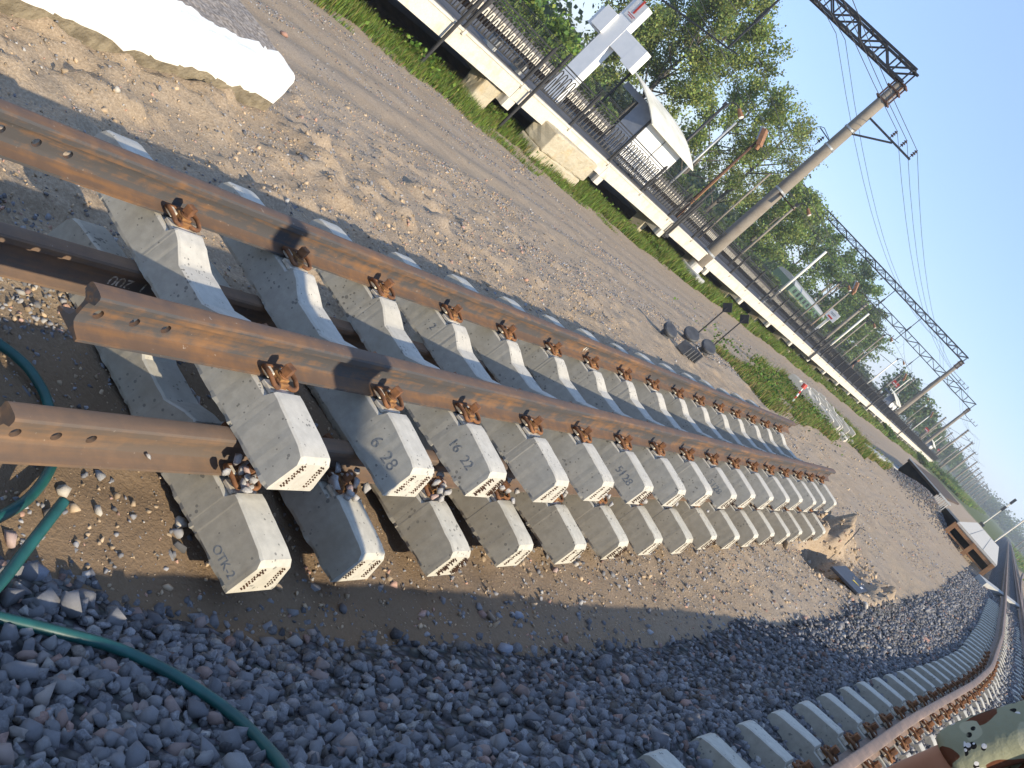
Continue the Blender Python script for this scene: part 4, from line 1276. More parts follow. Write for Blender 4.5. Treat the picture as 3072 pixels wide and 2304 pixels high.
for k, (xx, z0) in enumerate(((-14.3, 8.9), (-14.75, 8.85))):
    pts = sag((xx, -37, z0), (xx, 34.55, z0), 1.4)[:-1] + sag((xx, 34.55, z0), (xx, 106.4, z0), 1.6)[:-1] + sag((xx, 106.4, z0), (xx, 149, z0 - 0.4), 0.8)
    wire_obj(pts, 'thin wire hung below the lattice beams near their right end', 0.012, 'wires below the beams')
for xt in (-17.6, -21.4):
    for z0, sg in ((6.9, 1.5), (5.6, 0.06)):
        pts = []
        for a, b in ((-37, 34.55), (34.55, 106.4), (106.4, 149), (149, 205), (205, 262), (262, 320)):
            pts += sag((xt, a, z0), (xt, b, z0), sg)[:-1]
        wire_obj(pts, ('messenger' if sg > 1 else 'contact') + ' wire over the ' + ('nearer' if xt > -20 else 'farther') + ' main line track', 0.014)
    dr = MB()
    for a, b in ((34.55, 106.4), (106.4, 149)):
        for k in range(1, 10):
            t_ = k / 10; yy = a + (b - a) * t_
            dr.bar((xt, yy, 5.6), (xt, yy, 6.9 - 1.5 * 4 * t_ * (1 - t_) + 0.02), 0.012)
    tag(dr.obj('dropper_wires', [MAT['wire']]), 'fine droppers holding the contact wire over the ' + ('nearer' if xt > -20 else 'farther') + ' track', 'wire', kind='stuff')

# ================================================================== LAMPS, LOUDSPEAKERS, SIGNS ON THE PLATFORM
def post_obj(y, x, h, label, mat='fence_paint', r=0.05, head=None, cat='lamp post', grp=None, name='lamp_post'):
    t = thing(name, label, cat, (x, y, ZT), 0, grp)
    MB().tube([(0, 0, -0.2), (0, 0, h)], [r, r * 0.85], 10).obj('post', [MAT[mat]], t, smooth=True)
    if head == 'lamp':
        MB().tube(spline([(0, 0, h - 0.05), (0.10, 0, h + 0.22), (0.35, 0, h + 0.28), (0.52, 0, h + 0.20)], 4), 0.025, 6).box((0, 0, h + 0.02), (0.14, 0.14, 0.16)).obj('bracket', [MAT['dark_steel']], t)
        MB().tube([(0.45, 0, h + 0.24), (0.72, 0, h + 0.10)], [0.06, 0.10], 10).obj('lamp_head', [MAT['orange']], t)
        MB().tube([(0.71, 0, h + 0.105), (0.735, 0, h + 0.09)], [0.095, 0.08], 10).obj('lens', [MAT['white']], t)
    if head == 'speaker':
        MB().box((-0.12, 0, h + 0.22), (0.12, 0.30, 0.52), Matrix.Rotation(-0.5, 3, 'Y')).obj('housing', [MAT['galv']], t)
        MB().box((0.02, 0, h + 0.16), (0.16, 0.34, 0.62), Matrix.Rotation(-0.5, 3, 'Y')).obj('speaker_box', [MAT['orange']], t)
        MB().tube([(0.10, 0, h + 0.02), (0.20, 0, h - 0.28)], [0.11, 0.08], 10).obj('horn', [MAT['orange']], t)
        MB().bar((0.0, 0.16, 0), (0.0, 0.04, h * 0.7), 0.07).obj('brace', [MAT['timber']], t)
    return t
XL = -13.2
post_obj(29.4, XL, 3.75, 'platform lamp post with bent arm right behind the arched shelter', 'fence_paint', 0.06, 'lamp')
post_obj(31.0, XL, 3.75, 'thin pale grey post on the platform beside the bent-arm lamp', 'galv', 0.05, cat='post', name='plain_post')
post_obj(33.5, XL, 4.05, 'platform loudspeaker post with rusty orange box by the nearest portal', 'rust_dark', 0.06, 'speaker', 'loudspeaker', name='loudspeaker_post')
post_obj(36.8, XL, 3.75, 'thin dark post on the platform just past the nearest portal', 'pole_conc', 0.045, cat='post', name='plain_post')
post_obj(41.8, XL, 3.95, 'platform lamp post with small orange lamp past the nearest portal', 'pole_conc', 0.06, 'lamp')
post_obj(50.3, XL, 3.95, 'thick white post on the platform in front of the green wagon', 'white_wash', 0.08, cat='post', name='plain_post')
post_obj(57.0, XL, 3.65, 'platform post with two white bands and a lamp', 'pole_conc', 0.06, 'lamp')
post_obj(60.2, XL, 4.1, 'platform loudspeaker post with orange box behind the white notice', 'pole_conc', 0.055, 'speaker', 'loudspeaker', name='loudspeaker_post')
post_obj(68.2, XL, 4.1, 'thick pale post on the platform past the white notice', 'white_wash', 0.08, cat='post', name='plain_post')
post_obj(69.6, XL, 3.7, 'lamp post close beside the thick pale post', 'pole_conc', 0.06, 'lamp')
post_obj(73.4, XL, 3.3, 'short bare post on the platform beyond the thick pale post', 'pole_conc', 0.05, cat='post', name='plain_post')
post_obj(77.4, XL, 4.2, 'bare grey post with curved bracket beyond the short bare post', 'pole_conc', 0.06, 'lamp')
for k, y in enumerate((84, 90, 97, 104.5, 112, 121, 128, 137, 146, 156, 168)):
    post_obj(y, XL + rng.uniform(-1.6, .3), rng.uniform(3.4, 4.4), 'slim platform post in the crowded row of posts farther along', ('pole_conc', 'white_wash', 'fence_paint')[k % 3], 0.06, (None, 'lamp', None, 'speaker')[k % 4], 'post', 'posts farther along the platform', 'platform_post')
nb = thing('notice_board', 'white notice board with small red lettering on a pale post', 'sign', (XL, 62.0, ZT))
MB().box((0, 0, 1.2), (0.16, 0.12, 2.7)).obj('post', [MAT['white_wash']], nb)
MB().box((0.02, -0.09, 2.2), (0.72, 0.05, 0.62)).obj('board', [MAT['white']], nb)
for k, (z, w, mt) in enumerate(((2.02, 0.36, 'red'), (2.32, 0.40, 'galv'), (2.24, 0.34, 'galv'))):
    MB().box((0.0, -0.119, z), (w, 0.008, 0.10 if k == 0 else 0.04)).obj('text_line', [MAT[mt]], nb)
for y, x, z in ((118, -16.0, 2.8), (182, -16.5, 2.4), (200, -14.0, 1.6)):
    sg = thing('red_sign', 'small red and white sign board on a post far down the line', 'sign', (x, y, 0), 0, 'far red signs')
    MB().bar((0, 0, -1), (0, 0, z), 0.08).obj('post', [MAT['dark_steel']], sg)
    MB().box((0, -0.06, z + 0.35), (0.8, 0.05, 0.5)).obj('board', [MAT['red']], sg)
    MB().box((0, -0.09, z + 0.25), (0.6, 0.02, 0.12)).obj('stripe', [MAT['white']], sg)
# green wagon behind the far platform
gw = thing('green_wagon', 'green railway wagon with a yellow stripe seen behind the far platform', 'wagon', (-33.5, 128, -0.6))
MB().box((0, 0, 1.7), (3.0, 22, 2.1)).obj('body', [MAT['green_paint']], gw)
MB().box((1.508, 0, 1.75), (0.02, 21.8, 0.14)).obj('stripe', [MAT['stripe']], gw)
MB().sweep([(1.5, 2.75), (1.2, 3.15), (0, 3.35), (-1.2, 3.15), (-1.5, 2.75)], [(Vector((0, y, 0)), Vector((1, 0, 0)), Vector((0, 0, 1))) for y in (-11.0, 11.0)]).obj('roof', [MAT['galv']], gw)
for k in range(9):
    MB().box((1.51, -9 + k * 2.2, 2.3), (0.03, 1.1, 0.55)).obj('window', [MAT['glass']], gw)
for k in (-8.0, -6.0, 6.0, 8.0):
    MB().tube([(-1.2, k, 0.25), (1.2, k, 0.25)], 0.45, 14).obj('wheelset', [MAT['dark_steel']], gw)
# small platform-side visitor leaning on the far railing is a standing figure (built with the people below)

# ================================================================== YARD OBJECTS
def y_obj(name, label, cat, px, py_, grp=None, rz=0):
    p = px_ground(px, py_)
    return thing(name, label, cat, (p.x, p.y, gz(p.x, p.y)), rz, grp)
for k, (a, b_) in enumerate(((2067, 1022), (2118, 1055))):
    t = y_obj('marker_post', ('dark marker post with square plate standing against the black slabs', 'dark marker post with square plate at the edge of the black slabs')[k], 'marker post', a, b_)
    MB().tube([(0, 0, -0.1), (0, 0, 0.86)], 0.013, 8).obj('rod', [MAT['black_steel']], t)
    MB().box((0, 0, 0.86), (0.16, 0.012, 0.16), Matrix.Rotation(R(45), 3, 'Y')).obj('plate', [MAT['black_steel']], t)
MAT['black_slab'] = M('black_slab', (0.07, 0.072, 0.075), (0.035, 0.036, 0.04), 8, 0.6, 0, 0.3, 50, 0.004)
def lid(label, px, py_, tilt, rz, r=0.20):
    p = px_ground(px, py_)
    t = thing('round_lid', label, 'lid', (p.x, p.y, gz(p.x, p.y)), rz)
    MB().tube([(0, 0, 0.0), (0, 0, r * 0.8)], r * 0.62, 16).obj('neck', [MAT['black_slab']], t, smooth=False)
    o_ = MB().tube([(0, 0, 0), (0, 0, 0.03), (0, 0, 0.05)], [r, r, r * 0.9], 24).obj('disc', [MAT['black_slab']], t, (0, 0, r * 0.82), (tilt, 0.15, 0))
    return t
lid('black round lid on a short neck lying apart from the slabs', 1987, 1010, R(24), 0.4, 0.13)
lid('black round lid leaning behind the dark slabs', 2055, 1020, R(34), 0.1, 0.15)
lid('black round lid leaning at the far side of the dark slabs', 2105, 1058, R(30), 0.2, 0.15)
p0 = px_ground(2045, 1060)
for k in range(5):
    o = MB().box((0, 0, 0.07), (0.17, 0.035, 0.17)).obj('black_slab', [MAT['black_slab']], None, (p0.x + 0.02 * k, p0.y - 0.15 + 0.11 * k, gz(p0.x, p0.y)), (R(-14), 0, R(4)))
    bevel_mesh(o.data, 0.006, 1)
    tag(o, 'dark upright slab in the row of slabs under the marker posts', 'slab', 'row of dark slabs')
# stack of spare concrete sleepers in the weeds
rs = random.Random(3)
SPARE = sleeper_mesh('spare_sleeper', [MAT['sl_side'], MAT['sl_top']], 90, 20)
k = 0
for (x, y, lay) in [(-3.0, 26.0 + 0.42 * i, 0) for i in range(11)] + [(-3.15, 25.5 + 0.6 * i, 1) for i in range(4)] + [(-3.2, 29.0, 1), (-3.1, 30.2, 1)]:
    o = new_obj('spare_sleeper', SPARE, None, (x + rs.uniform(-.12, .12), y, gz(x, y) + 0.17 + 0.21 * lay), (0, 0, rs.uniform(-0.09, 0.09)))
    tag(o, ('spare concrete sleeper lying on the ground in the weedy pile' if lay == 0 else 'spare concrete sleeper on top of the weedy pile'), 'sleeper', 'spare sleepers in the weeds')
rp = y_obj('red_white_rod', 'red and white banded rod leaning in the weeds by the spare sleepers', 'rod', 2372, 1212)
for q in range(6):
    MB().tube([(0, 0, q * 0.08), (0, 0, q * 0.08 + 0.079)], 0.022, 8).obj('band', [MAT['white' if q % 2 else 'red']], rp, None, (0, R(-14), 0))
MB().tube([(0, 0, 0.48), (0, 0, 0.60)], 0.06, 10).obj('head', [MAT['red']], rp, None, (0, R(-14), 0))
# dark cover plate with a warning triangle beside the dug pit
cp = thing('cover_plate', 'dark cover plate with yellow warning triangle propped by the dug pit', 'cover', (1.80, 10.28, gz(1.80, 10.28) + 0.035), R(-2))
bevel_mesh(MB().box((0, 0, 0), (0.42, 1.02, 0.035), Matrix.Rotation(R(-6), 3, 'Y')).obj('plate', [MAT['plate']], cp).data, 0.006, 1)
m_ = Matrix.Rotation(R(-6), 3, 'Y')
tri = MB(); tri.add([m_ @ Vector(v) for v in ((0.02, -0.06, 0.020), (0.12, 0.0, 0.020), (0.02, 0.06, 0.020), (0.02, -0.06, 0.0215), (0.12, 0.0, 0.0215), (0.02, 0.06, 0.0215))], ((2, 1, 0), (3, 4, 5), (0, 1, 4, 3), (1, 2, 5, 4), (2, 0, 3, 5)))
tri.obj('triangle', [MAT['yellow']], cp)
MB().box(m_ @ Vector((0.15, 0.02, 0.021)), (0.03, 0.16, 0.002), m_).obj('label_strip', [MAT['white']], cp)
st = MB().tube(spline([(1.42, 10.9, -0.35), (1.37, 11.2, -0.06), (1.33, 11.35, 0.10), (1.31, 11.4, 0.16), (1.37, 11.5, 0.18)], 4), 0.007, 6).obj('bent_rod', [MAT['dark_steel']])
tag(st, 'bent thin steel rod sticking out of the dug pit', 'rod')
# concrete kerb lying by the gravel heap
o = new_obj('concrete_kerb', rough_block('concrete_kerb', (0.45, 10.5, 0.22), [MAT['grey_conc']], 77, 0.03, 0.3, 0.03), None, (-1.9, 39.3, gz(-1.9, 39.3) + 0.02), (0, 0, R(-3)))
tag(o, 'long pale concrete kerb lying between the sand road and the gravel heap', 'kerb')
# unfinished platform of the small railway
MAT['pale_deck'] = concrete('pale_deck', (0.62, 0.57, 0.48), 0.85, pits=False)
up_ = thing('unfinished_platform', 'unfinished low platform with pale deck on brown timber frames and black end sheeting', 'platform', (0, 38.2, -0.28))
MB().box((2.35, 16.5, 0.70), (1.95, 33.0, 0.09)).box((2.32, 16.5, 0.62), (1.8, 32.8, 0.06)).obj('deck', [MAT['pale_deck']], up_)
for q in (1.95, 2.62):
    MB().box((q, 16.5, 0.747), (0.02, 32.9, 0.004)).obj('deck_joint', [MAT['dark_steel']], up_)
for x in (1.38, 2.33, 3.25):
    MB().box((x, 0.0, 0.30), (0.16, 0.16, 0.72)).obj('frame_post', [MAT['timber']], up_)
MB().box((2.3, 0.02, 0.56), (2.0, 0.12, 0.12)).obj('top_beam', [MAT['timber']], up_)
MB().box((2.3, 0.02, 0.22), (2.0, 0.06, 0.06)).obj('rail_beam', [MAT['timber']], up_)
MB().box((1.9, 3.5, 0.25), (2.9, 0.1, 0.75)).obj('hollow_shade', [MAT['membrane']], up_)  # black sheet standing in for shade in the hollow behind the frames
MB().box((-0.80, 2.6, 0.42), (1.65, 0.10, 0.86)).obj('end_sheet', [MAT['membrane']], up_)
MB().box((-0.75, 12, 0.80), (1.85, 19, 0.10)).obj('sub_base', [MAT['earth_wall']], up_)
MB().box((-0.80, 2.55, 0.865), (1.75, 0.22, 0.04)).obj('coping', [MAT['galv']], up_)
for q in range(7):
    MB().box((0.10 + q * 0.075 + (0.04 if q > 3 else 0), 2.5, 0.40), (0.028, 0.08, 0.86)).obj('batten', [MAT['white_wash']], up_)
MB().box((0.36, 2.5, 0.855), (0.62, 0.10, 0.06)).obj('batten_cap', [MAT['white_wash']], up_)
o = new_obj('timber_beam', MB().box((0, 0, 0), (0.34, 9.5, 0.28)).mesh('timber_beam', [MAT['grey_conc']]), None, (4.25, 37.6, -0.12), (0, 0, R(-12)))
tag(o, 'long grey beam lying across under the curved track by the unfinished platform', 'beam')
# diverging second track beyond
t2 = thing('diverging_track', 'second track branching off to the right beyond the curve', 'track', (0, 0, 0))
for off in (0.0, 0.82):
    MB().sweep(PROF, [(Vector((4.9 + off + 0.0022 * (yy - 24) ** 1.55, yy, ZR)), Vector((1, 0, 0)), Vector((0, 0, 1))) for yy in np.linspace(24, 110, 40)]).obj('rail', [MAT['rail_used']], t2)
# colour light signals far down the line
for k, (x, y, h) in enumerate(((0.9, 150, 5.2), (3.3, 118, 5.4), (9.0, 95, 4.6))):
    sg = thing('light_signal', ('railway light signal mast with two dark heads in the grass', 'railway light signal mast beyond the unfinished platform', 'railway light signal mast right of the branching track')[k], 'signal', (x, y, -0.6))
    MB().tube([(0, 0, 0), (0, 0, h)], 0.085, 8).obj('mast', [MAT['white_wash']], sg)
    MB().box((0, -0.05, h), (0.36, 0.22, 0.95)).obj('head', [MAT['black_steel']], sg)
    if k == 0:
        MB().box((0, -0.05, h - 1.5), (0.36, 0.22, 0.8)).obj('head', [MAT['black_steel']], sg)
    MB().box((0, 0, 0.2), (0.7, 0.5, 0.45)).obj('base', [MAT['black_steel']], sg)
    MB().bar((0.1, 0.25, 0.2), (0.1, 0.08, h), 0.04).obj('ladder', [MAT['dark_steel']], sg)

# ================================================================== GRASS AND WEEDS
def blades(x, y, h, w, r, cols, lean=0.35):
    n = len(x)
    z = zg(x, y) + zrough(x, y) - 0.02
    a = r.random(n) * 2 * math.pi
    la = r.random(n) * 2 * math.pi; lm = r.random(n) * lean * h
    dx = np.cos(a) * w / 2; dy = np.sin(a) * w / 2
    lx = np.cos(la) * lm; ly = np.sin(la) * lm
    B = np.stack([x, y, z], -1)
    v = np.zeros((n, 5, 3))
    v[:, 0] = B + np.stack([-dx, -dy, 0 * z], -1); v[:, 1] = B + np.stack([dx, dy, 0 * z], -1)
    m = B + np.stack([lx * 0.35, ly * 0.35, h * 0.55], -1)
    v[:, 2] = m + np.stack([dx * 0.8, dy * 0.8, 0 * z], -1); v[:, 3] = m + np.stack([-dx * 0.8, -dy * 0.8, 0 * z], -1)
    v[:, 4] = B + np.stack([lx, ly, h], -1)
    b = (np.arange(n) * 5)[:, None]
    f = np.concatenate([b + np.array([[0, 1, 2]]), b + np.array([[0, 2, 3]]), b + np.array([[3, 2, 4]])], 0)
    return v.reshape(-1, 3), f, np.repeat(cols, 5, 0)
def grass_cols(n, r, dry=0.15):
    c = np.array([[0.130, 0.205, 0.034]]) * r.uniform(0.55, 1.5, (n, 1)) * np.stack([r.uniform(0.8, 1.35, n), np.ones(n), r.uniform(0.7, 1.4, n)], -1)
    d = r.random(n) < dry
    c[d] = np.array([0.30, 0.23, 0.09]) * r.uniform(0.6, 1.2, (d.sum(), 1))
    return c
def merge(parts):
    V = []; F = []; C = []; o = 0
    for v, f, c in parts:
        V.append(v); F.append(f + o); C.append(c); o += len(v)
    return np.concatenate(V), np.concatenate(F), np.concatenate(C)
def leaf_quads(P, size, r, cols, droop=0.0):
    n = len(P); Rm = rand_rot(n, r)
    q = np.array([[0, -0.5, 0], [0.42, 0.0, 0.08], [0, 0.62, 0], [-0.42, 0.0, 0.08]])
    v = np.einsum('nij,vj->nvi', Rm, q) * size[:, None, None] + P[:, None, :]
    b = (np.arange(n) * 4)[:, None]
    return v.reshape(-1, 3), b + np.array([[0, 1, 2, 3]]), np.repeat(cols, 4, 0)
def tri_from_quads(v, f, c):
    return v, np.concatenate([f[:, [0, 1, 2]], f[:, [0, 2, 3]]]), c
def grass_strip(n, x0, x1, y0, y1, h0, h1, w, ypow, seed, edge=0.5, thr=-0.25, dry=0.12):
    r = np.random.default_rng(seed)
    y = y0 + (y1 - y0) * r.random(n) ** ypow
    x = x0 + (x1 - x0) * r.random(n)
    x = x + edge * fbm(y * 0.5, y * 0.0 + 2, 3, seed)
    k = fbm(x * 1.2, y * 0.7, 3, seed + 5) > thr - 0.3 * r.random(n)
    x = x[k]; y = y[k]; m = len(x)
    h = r.uniform(h0, h1, m) * (0.75 + 0.9 * np.clip(fbm(x * 0.8, y * 0.5, 2, seed + 9) + 0.3, 0, 1))
    return blades(x, y, h, np.full(m, w) * r.uniform(0.6, 1.4, m), r, grass_cols(m, r, dry))
parts = [grass_strip(34000, -12.75, -10.75, 7.0, 30.0, 0.10, 0.34, 0.016, 1.2, 201, 0.7, -0.2),
         grass_strip(9000, -10.9, -9.9, 7.0, 24.0, 0.05, 0.16, 0.016, 1.2, 203, 0.9, 0.10),
         grass_strip(26000, -12.6, -10.7, 30.0, 75.0, 0.14, 0.38, 0.030, 1.3, 205, 0.7, -0.2),
         grass_strip(14000, -12.6, -10.4, 75.0, 190.0, 0.2, 0.5, 0.07, 1.3, 207, 0.9, -0.4)]
r = np.random.default_rng(66)
n = 5200
yy = 7 + 55 * r.random(n) ** 1.3; xx = -11.7 + r.normal(0, 0.45, n)
k = fbm(xx * 1.4, yy * 0.9, 3, 301) > 0.05
xx = xx[k]; yy = yy[k]; n = len(xx)
parts.append(tri_from_quads(*leaf_quads(np.stack([xx, yy, zg(xx, yy) + r.uniform(0.03, 0.33, n)], -1), r.uniform(0.05, 0.12, n), r, grass_cols(n, r, 0.03) * np.array([0.95, 1.1, 1.0]))))
Vv, Ff, Cc = merge(parts)
tag(new_obj('grass_verge', np_mesh('grass_verge', Vv, Ff, [MAT['grass']], col=Cc)), 'strip of green grass and weeds along the foot of the platform', 'grass', kind='stuff')
parts = [grass_strip(12000, -3.6, -1.8, 16.5, 25.5, 0.07, 0.23, 0.016, 1.0, 221, 0.5, -0.08, 0.4),
         grass_strip(6500, -4.5, -2.0, 24.0, 31.0, 0.10, 0.32, 0.022, 1.0, 223, 0.5, 0.02, 0.35),
         grass_strip(8000, -4.0, -1.6, 30.5, 38.0, 0.10, 0.32, 0.026, 1.0, 225, 0.5, -0.02, 0.4)]
n = 4200
yy = 17 + 9 * r.random(n); xx = -3.1 + r.normal(0, 0.55, n)
k = fbm(xx * 1.4, yy * 0.9, 3, 311) > 0.0
xx = xx[k]; yy = yy[k]; n = len(xx)
parts.append(tri_from_quads(*leaf_quads(np.stack([xx, yy, zg(xx, yy) + r.uniform(0.02, 0.32, n)], -1), r.uniform(0.04, 0.08, n), r, grass_cols(n, r, 0.08) * np.array([0.8, 0.85, 0.9]))))
Vv, Ff, Cc = merge(parts)
tag(new_obj('weed_patch', np_mesh('weed_patch', Vv, Ff, [MAT['grass']], col=Cc)), 'patch of weeds and dry grass around the spare sleepers', 'weeds', kind='stuff')
parts = [grass_strip(16000, -13.5, -4.0, 172.0, 420.0, 0.3, 0.9, 0.16, 1.6, 231, 1.5, -0.3), grass_strip(9000, 8.5, 40.0, 90.0, 420.0, 0.2, 0.7, 0.16, 1.4, 233, 1.5, -0.3)]
Vv, Ff, Cc = merge(parts)
tag(new_obj('far_grass', np_mesh('far_grass', Vv, Ff, [MAT['grass']], col=Cc)), 'far green grass on both sides of the line', 'grass', kind='stuff')

# ================================================================== TREES
def tree(x, y, h, spread, seed, label, nleaf=5200, leaf=0.20, upright=0.55, col=(0.085, 0.125, 0.028), bush=False, grp='trees behind the platforms', bare=0.0):
    r = np.random.default_rng(seed); rr = random.Random(seed)
    t = thing('bush' if bush else 'tree', label, 'bush' if bush else 'tree', (x, y, -1.1), rr.uniform(0, 6.28), grp)
    mb = MB()
    th = h * (0.30 if bush else 0.92)
    lean = Vector((rr.uniform(-.03, .03), rr.uniform(-.03, .03), 1))
    tp = [Vector((0, 0, 0)) + lean * (th * k / 6) + Vector((rr.uniform(-.08, .08), rr.uniform(-.08, .08), 0)) * (k > 0) for k in range(7)]
    r0 = 0.016 * h + 0.03
    mb.tube(tp, [r0 * (1 - 0.86 * k / 6) for k in range(7)], 8)
    tips = []
    nl = 16 if bush else 22
    for i in range(nl):
        f = (0.1 + 0.85 * rr.random()) if bush else 0.16 + 0.80 * (i + rr.random()) / nl
        p0 = tp[0].lerp(tp[-1], f)
        az = i * 2.399 + rr.uniform(-.5, .5)
        prof = 1.0 if bush else (math.sin(math.pi * (0.18 + 0.80 * f)) ** 0.7)
        L = spread * (0.45 + 0.55 * prof) * rr.uniform(0.75, 1.12)
        upv = upright * rr.uniform(0.6, 1.4)
        d = Vector((math.cos(az), math.sin(az), upv)).normalized()
        p1 = p0 + d * L * 0.55 + Vector((0, 0, 0.04 * L)); p2 = p0 + d * L + Vector((0, 0, 0.16 * L))
        mb.tube([p0, p1, p2], [0.014 * L + 0.018, 0.008 * L + 0.01, 0.006], 5)
        for k in range(5):
            a2 = az + rr.uniform(-1.3, 1.3)
            q0 = p0.lerp(p2, rr.uniform(0.35, 1.0)); q1 = q0 + Vector((math.cos(a2), math.sin(a2), upright * rr.uniform(0.3, 1.6))) * L * rr.uniform(0.22, 0.46)
            mb.tube([q0, q1], [0.012, 0.004], 4, caps=False)
            tips.append((q0, q1))
        tips.append((p1, p2))
    tips.append((tp[4], tp[6] + Vector((0, 0, 0.06 * h))))
    mb.obj('trunk', [MAT['bark']], t, smooth=True)
    m_ = len(tips)
    A = np.array([a[:] for a, b in tips]); B = np.array([b[:] for a, b in tips])
    w = r.uniform(0.3, 1.7, m_); w[r.random(m_) < bare] = 0.08
    sel = r.choice(m_, nleaf, p=w / w.sum())
    u = r.random((nleaf, 1)) ** 0.6
    P = A[sel] * (1 - u) + B[sel] * u + r.normal(0, 1, (nleaf, 3)) * (0.065 * spread + 0.08) * np.array([1, 1, 0.85])
    if bush:
        P[:, 2] = np.maximum(P[:, 2], 0.05)
    tone = r.uniform(0.55, 1.45, m_)[sel][:, None]
    c = 2.25 * np.array([col]) * tone * r.uniform(0.7, 1.3, (nleaf, 1)) * np.stack([r.uniform(0.85, 1.3, nleaf), np.ones(nleaf), r.uniform(0.8, 1.2, nleaf)], -1)
    v, f, cc = leaf_quads(P, r.uniform(0.6, 1.35, nleaf) * leaf, r, c)
    new_obj('crown', np_mesh('crown', v, f, [MAT['leaf']], col=cc), t)
    return t
tree(-34.0, 62.5, 13.6, 4.3, 1, 'tallest tree, an airy poplar right behind the shelter and lamp post', 36000, 0.175, 0.85, (0.095, 0.125, 0.030))
tree(-36.5, 59.0, 8.6, 2.8, 2, 'upright grey green tree close against the tallest poplar', 11000, 0.175, 0.85, (0.085, 0.115, 0.032))
tree(-32.5, 73.5, 11.4, 3.8, 3, 'leaning airy tree just past the tallest poplar', 14000, 0.18, 0.8, (0.095, 0.13, 0.028))
tree(-33.0, 84.0, 12.6, 4.0, 4, 'thin-topped tree with bare twigs behind the nearest portal pole', 9500, 0.18, 0.75, (0.10, 0.125, 0.035), bare=0.35)
tree(-32.0, 95.0, 10.4, 3.6, 5, 'rounded tree to the right of the nearest portal pole', 12000, 0.22, 0.6, (0.085, 0.12, 0.028))
tree(-35.0, 106.0, 10.6, 4.2, 6, 'broad tree above the front of the green wagon', 7500, 0.26, 0.5, (0.08, 0.11, 0.028))
tree(-36.0, 124.0, 11.0, 4.6, 7, 'dark broad tree behind the green wagon', 7000, 0.28, 0.45, (0.065, 0.10, 0.024))
tree(-35.0, 142.0, 12.0, 5.2, 8, 'dense dark tree behind the white notice board', 8500, 0.30, 0.45, (0.055, 0.088, 0.022))
tree(-34.0, 156.0, 10.6, 4.8, 9, 'dense dark tree beside the crowded platform posts', 6500, 0.32, 0.45, (0.06, 0.09, 0.024))
tree(-35.0, 170.0, 9.6, 4.6, 10, 'rounded dark tree left of the far shelter', 5500, 0.32, 0.45, (0.058, 0.09, 0.024))
tree(-36.0, 186.0, 8.4, 4.4, 11, 'low dark tree behind the far shelter', 4500, 0.34, 0.45, (0.06, 0.092, 0.026))
for k, (x, y, h, sp) in enumerate(((-32.5, 33.0, 7.0, 3.6), (-34.5, 40.0, 7.6, 3.8), (-31.5, 45.5, 5.2, 2.6), (-36.0, 49.0, 4.4, 2.6))):
    tree(x, y, h, sp, 40 + k, ('dense green bush tree above the railing left of the number pylon', 'dense bush tree behind the white column of the number pylon', 'rounded light green bush seen inside the arch of the number pylon', 'leafy bush tree between the pylon and the tallest poplar')[k], 11000, 0.22, 0.4, ((0.055, 0.105, 0.022), (0.06, 0.11, 0.022), (0.10, 0.15, 0.03), (0.075, 0.12, 0.026))[k], bush=True)
for k in range(16):
    y = 30 + k * 9.5
    tree(-30.3 + rng.uniform(-.6, 1.0), y + rng.uniform(-2, 2), rng.uniform(2.2, 3.8), rng.uniform(1.6, 2.4), 60 + k, 'low green bush in the hedge behind the far railing', 2600, 0.24 + 0.004 * k, 0.4, (0.065, 0.10, 0.024), bush=True, grp='hedge bushes behind the far railing')
for k, (x, y, h, sp) in enumerate(((-9.8, 177, 2.2, 1.6), (-9.5, 141, 1.3, 1.0), (-10.6, 104.0, 1.1, 0.8), (-9.0, 215, 2.0, 1.8))):
    tree(x, y, h, sp, 90 + k, 'small dark bush at the foot of the far end of the platform', 1500, 0.16, 0.4, (0.04, 0.075, 0.018), bush=True, grp='bushes at the platform foot')
for k in range(18):
    y = 205 + k * 26
    tree(-30 + rng.uniform(-6, 6) - k * 0.3, y, rng.uniform(6, 9.5), rng.uniform(4, 5.5), 120 + k, 'small hazy tree in the receding row beyond the station', 1500, 0.55, 0.45, (0.055, 0.085, 0.03), grp='far trees beyond the station')
def wood(x0, x1, y0, y1, n, h, seed, label, ls=1.0):
    r = np.random.default_rng(seed)
    m_ = 150
    cx = r.uniform(x0, x1, m_); cy = r.uniform(y0, y1, m_); ch = r.uniform(0.5, 1.0, m_) * h
    s_ = r.integers(0, m_, n)
    P = np.stack([cx[s_] + r.normal(0, 3.2, n), cy[s_] + r.normal(0, 3.2, n), np.abs(r.normal(0.55, 0.28, n)) * ch[s_] - 1.0], -1)
    c = np.array([[0.085, 0.115, 0.045]]) * r.uniform(0.5, 1.5, m_)[s_][:, None] * r.uniform(0.7, 1.3, (n, 1))
    v, f, cc = leaf_quads(P, ls * r.uniform(0.9, 1.8, n), r, c)
    tag(new_obj('distant_wood', np_mesh('distant_wood', v, f, [MAT['leaf']], col=cc)), label, 'wood', kind='stuff')
wood(-80, 60, 720, 900, 26000, 12, 401, 'hazy distant wood closing the view where the tracks vanish')
wood(-75, -42, 20, 260, 60000, 4.5, 403, 'mass of low foliage filling the gaps behind the row of trees', 0.42)
wood(32, 75, 330, 640, 12000, 8, 405, 'hazy far wood across the field on the right')

